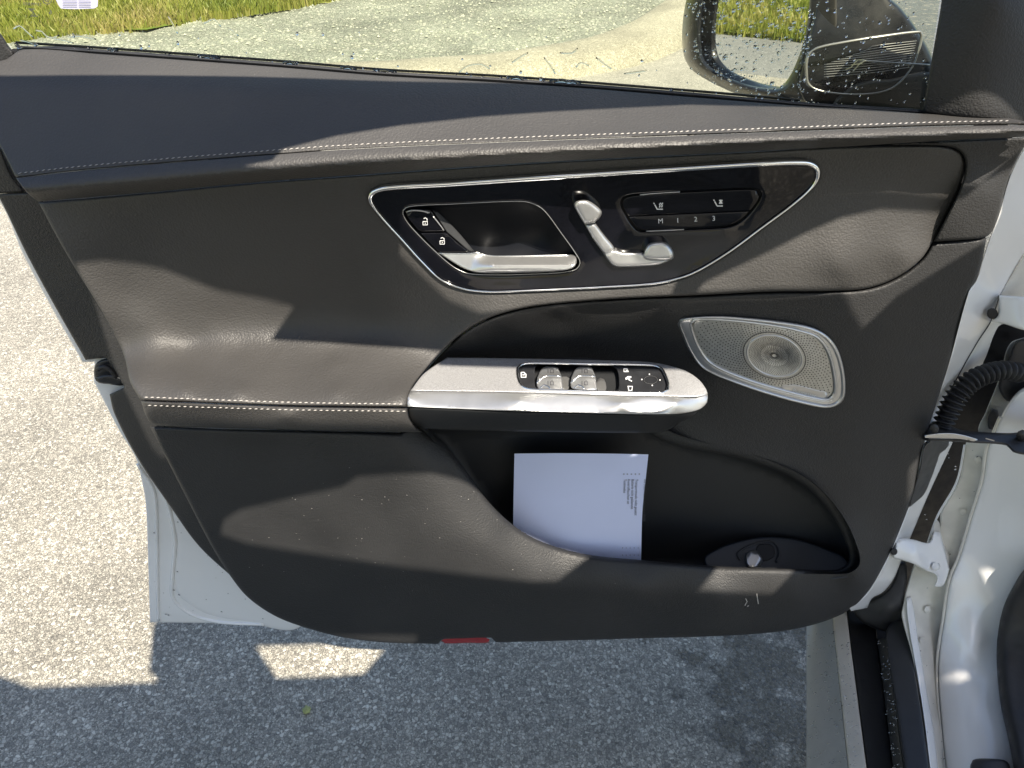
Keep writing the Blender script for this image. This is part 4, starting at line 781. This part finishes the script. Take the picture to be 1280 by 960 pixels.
mesh('roof', Vr, Fr, M['roofliner'], car, smooth=False)  # unseen plate, added and shaped only to block the sun

# ------------------------------------------------------------------ GROUND, verge, kerb
def sheet(name, pts, z, mt, kind='structure', thick=None, g=None, hf=None):
    pts = np.array(pts, float)
    if g:
        lo, hi = pts.min(0), pts.max(0); gx, gy = np.meshgrid(np.arange(lo[0], hi[0], g), np.arange(lo[1], hi[1], g)); Q = np.stack([gx.ravel(), gy.ravel()], -1)
        Q = Q[inside(pts, Q)]; Q = Q[dist(pts, Q) > g * .5]
    else: Q = np.zeros((0, 2))
    k = len(pts); V, T = cdt(np.concatenate([pts, Q]), [(i, (i+1) % k) for i in range(k)], lambda c: inside(pts, c)); T = T[:, ::-1]
    z_ = hf(V[:, 0], V[:, 1]) if hf else np.full(len(V), z); P = np.concatenate([V, z_[:, None]], 1)
    o = mesh(name, P, T, mt, None); o['kind'] = kind; return o
sheet('ground', [(-150, -150), (150, -150), (150, 150), (-150, 150)], -.012, M['soil'])
kp = crv([(-4.3, 3.0), (-4.6, 3.4), (-.7, 4.05), (.26, 4.44), (.65, 4.70), (1.04, 5.06), (1.38, 5.6), (1.8, 6.6), (2.5, 8.2), (3.5, 11), (5, 14)], False, .25)
sheet('asphalt_yard', list(map(tuple, kp)) + [(12, 16), (14, -14), (-4.3, -14), (-4.3, 0)], 0, M['asphalt'])
sheet('side_strip', [(-5.6, -14), (-4.0, -14), (-4.15, 0), (-4.3, 3.2), (-4.6, 5), (-6, 5)], -.004, M['road'])
# pale gutter along the kerb
def offp(c, d):
    t = np.gradient(c, axis=0); t /= np.linalg.norm(t, axis=1)[:, None]; return c + np.stack([-t[:, 1], t[:, 0]], -1) * d
gut = np.concatenate([kp, offp(kp, -1.3)[::-1]])
sheet('gutter', gut, .004, M['pale'])
# kerb: swept rounded profile
prof = [(-.02, -.02), (.0, .02), (.025, .06), (.06, .095), (.12, .115), (.22, .125), (.36, .125), (.48, .115), (.54, .08), (.56, -.02)]
V = []; Fc = []
kp2 = crv([tuple(p) for p in kp], False, .25)
for i, d in enumerate(prof):
    q = offp(kp2, d[0]); V += [(x, y, d[1] + .006 * math.sin(3.1 * x + y) + .004 * math.sin(9 * x)) for x, y in q]
m_ = len(kp2)
for i in range(len(prof) - 1):
    for j in range(m_ - 1): a = i*m_ + j; Fc.append([a, a+1, a+1+m_, a+m_])
kb = mesh('kerb', V, Fc, M['kerb']); kb['kind'] = 'structure'
inner = offp(kp2, .47)
GX = lambda x: np.interp(x, [-9, -3.6, -2.84, -2.58, -2.07, -1, 0, 1, 2.5, 9], [4.6, 5.3, 6.0, 6.25, 6.8, 7.8, 7.9, 7.9, 8.6, 12])
def hgr(x, y): return .07 + .02 * np.sin(x * 1.3 + 1) * np.cos(y * 1.1) + .012 * np.sin(x * 4.1 + y * 3) + .010 * np.sin(x * 9.3 - y * 6.7) + rng.normal(0, .006, np.shape(x))
gp2 = np.concatenate([inner, np.array([(3, 14), (0, 11), (-4, 9), (-4.6, 5)])])
sheet('gravel_verge', gp2, 0, M['gravel'], g=.09, hf=hgr)
# loose stones on the verge
V = []; Fc = []
for _ in range(9000):
    x = rng.uniform(-5, 4); y = rng.uniform(3.8, 10); 
    kx = np.interp(x, inner[:, 0], inner[:, 1])
    if y < kx + .05 or y > GX(x) + .4: continue
    r = rng.uniform(.006, .016); z = .07 + .02 * math.sin(x * 1.3 + 1) * math.cos(y * 1.1) + .012 * math.sin(x * 4.1 + y * 3) + .010 * math.sin(x * 9.3 - y * 6.7)
    i = len(V); a = rng.uniform(0, 6.28)
    for k in range(5): V.append((x + r * math.cos(a + k * 1.257) * rng.uniform(.7, 1.2), y + r * math.sin(a + k * 1.257) * rng.uniform(.7, 1.2), z))
    V.append((x, y, z + r * rng.uniform(.5, 1)))
    for k in range(5): Fc.append([i + k, i + (k+1) % 5, i + 5])
def stone_nodes(N, b):
    g = N.nodes.new('ShaderNodeNewGeometry'); rp_ = N.nodes.new('ShaderNodeValToRGB')
    rp_.color_ramp.elements[0].color = (.24, .26, .20, 1); rp_.color_ramp.elements[1].color = (.44, .44, .36, 1)
    N.links.new(g.outputs['Random Per Island'], rp_.inputs[0]); N.links.new(rp_.outputs[0], b.inputs['Base Color']); b.inputs['Roughness'].default_value = .8
M['stone'] = ramp_mat('verge_stones', stone_nodes)
mesh('gravel_stones', V, Fc, M['stone'], smooth=False, kind='stuff')
# grass: blades in clumps
def blades(name, n, pos, hmin, hmax):
    V = []; Fc = []
    for _ in range(n):
        p = pos()
        if p is None: continue
        x, y, z = p; h = rng.uniform(hmin, hmax); a = rng.uniform(0, 6.28); w_ = rng.uniform(.004, .010); lx, ly = rng.normal(0, .3, 2) * h
        i = len(V); c, s = math.cos(a) * w_, math.sin(a) * w_
        V += [(x - c, y - s, z - .02), (x + c, y + s, z - .02), (x + c*.7 + lx*.4, y + s*.7 + ly*.4, z + h*.6), (x - c*.7 + lx*.4, y - s*.7 + ly*.4, z + h*.6), (x + lx, y + ly, z + h)]
        Fc += [[i, i+1, i+2, i+3], [i+3, i+2, i+4]]
    return mesh(name, V, Fc, M['bladegrass'], smooth=False, kind='stuff')
def blade_nodes(N, b):
    g = N.nodes.new('ShaderNodeNewGeometry'); rp_ = N.nodes.new('ShaderNodeValToRGB'); tc = N.nodes.new('ShaderNodeTexCoord')
    n = N.nodes.new('ShaderNodeTexNoise'); n.inputs['Scale'].default_value = 1.4; n.inputs['Detail'].default_value = 4; N.links.new(tc.outputs['Object'], n.inputs['Vector'])
    a = N.nodes.new('ShaderNodeMath'); a.operation = 'MULTIPLY_ADD'; a.inputs[1].default_value = .45; N.links.new(g.outputs['Random Per Island'], a.inputs[0])
    m2 = N.nodes.new('ShaderNodeMath'); m2.operation = 'MULTIPLY_ADD'; m2.inputs[1].default_value = 1.6; m2.inputs[2].default_value = -.5
    N.links.new(n.outputs[0], m2.inputs[0]); N.links.new(m2.outputs[0], a.inputs[2]); N.links.new(a.outputs[0], rp_.inputs[0])
    rp_.color_ramp.elements[0].position = .1; rp_.color_ramp.elements[0].color = (.15, .20, .025, 1); rp_.color_ramp.elements[1].position = .95; rp_.color_ramp.elements[1].color = (.42, .35, .14, 1)
    e = rp_.color_ramp.elements.new(.5); e.color = (.29, .31, .055, 1)
    N.links.new(rp_.outputs[0], b.inputs['Base Color']); b.inputs['Roughness'].default_value = .5
    tr = N.nodes.new('ShaderNodeBsdfTranslucent'); N.links.new(rp_.outputs[0], tr.inputs[0]); mx = N.nodes.new('ShaderNodeMixShader'); mx.inputs[0].default_value = .35
    o = N.nodes['Material Output']; N.links.new(b.outputs[0], mx.inputs[1]); N.links.new(tr.outputs[0], mx.inputs[2]); N.links.new(mx.outputs[0], o.inputs[0])
M['bladegrass'] = ramp_mat('grass_blades', blade_nodes)
gg = [(-30, 4.7), (-9, 4.7)] + [(x, float(GX(x)) + .2 * math.sin(x * 5)) for x in np.arange(-8.5, 9, .4)] + [(14, 14), (14, 30), (-30, 30), (-30, 4.7)]
sheet('grass_field', gg, .16, M['grass'], hf=lambda x, y: .075 + .03 * np.clip(y - GX(x), 0, 40))
def pf():
    x = rng.uniform(-8, 3.2); e = GX(x); 
    y = e + rng.exponential(1.1) - .12
    if x > -.9 and rng.random() < .6: return None
    return x, y, .075 + .03 * max(0, y - e)
blades('grass', 60000, pf, .03, .11)
sheet('grass_bank', [(-40, -30), (-5.4, -30), (-5.5, 0), (-5.6, 5), (-40, 5)], .0, M['grass'], hf=lambda x, y: .01 + .06 * np.clip(-x - 5.4, 0, 40))
def pb():
    y = rng.uniform(-1.8, 4.2); x = -5.5 - rng.exponential(1.6); return x, y, .01 + .06 * (-x - 5.4)
blades('bank_grass', 34000, pb, .03, .10)
# small green pebble on the asphalt
pc_ = W(384, 889, float(GY(np.array(384.), np.array(889.)))); V = []; Fc = []
bm = bmesh.new(); bmesh.ops.create_icosphere(bm, subdivisions=2, radius=.0075)
for v in bm.verts: v.co *= 1 + .18 * math.sin(v.co.x * 700 + v.co.y * 500); v.co.z *= .7
me = bpy.data.meshes.new('pebble'); bm.to_mesh(me); bm.free(); pb_ = bpy.data.objects.new('pebble', me); COL.objects.link(pb_); pb_.location = (pc_[0], pc_[1], .005)
me.materials.append(mat('mossy_stone', (.30, .32, .12), .6, noise=(200, .4))); tag(pb_, 'small mossy green pebble lying on the shaded asphalt', 'pebble')
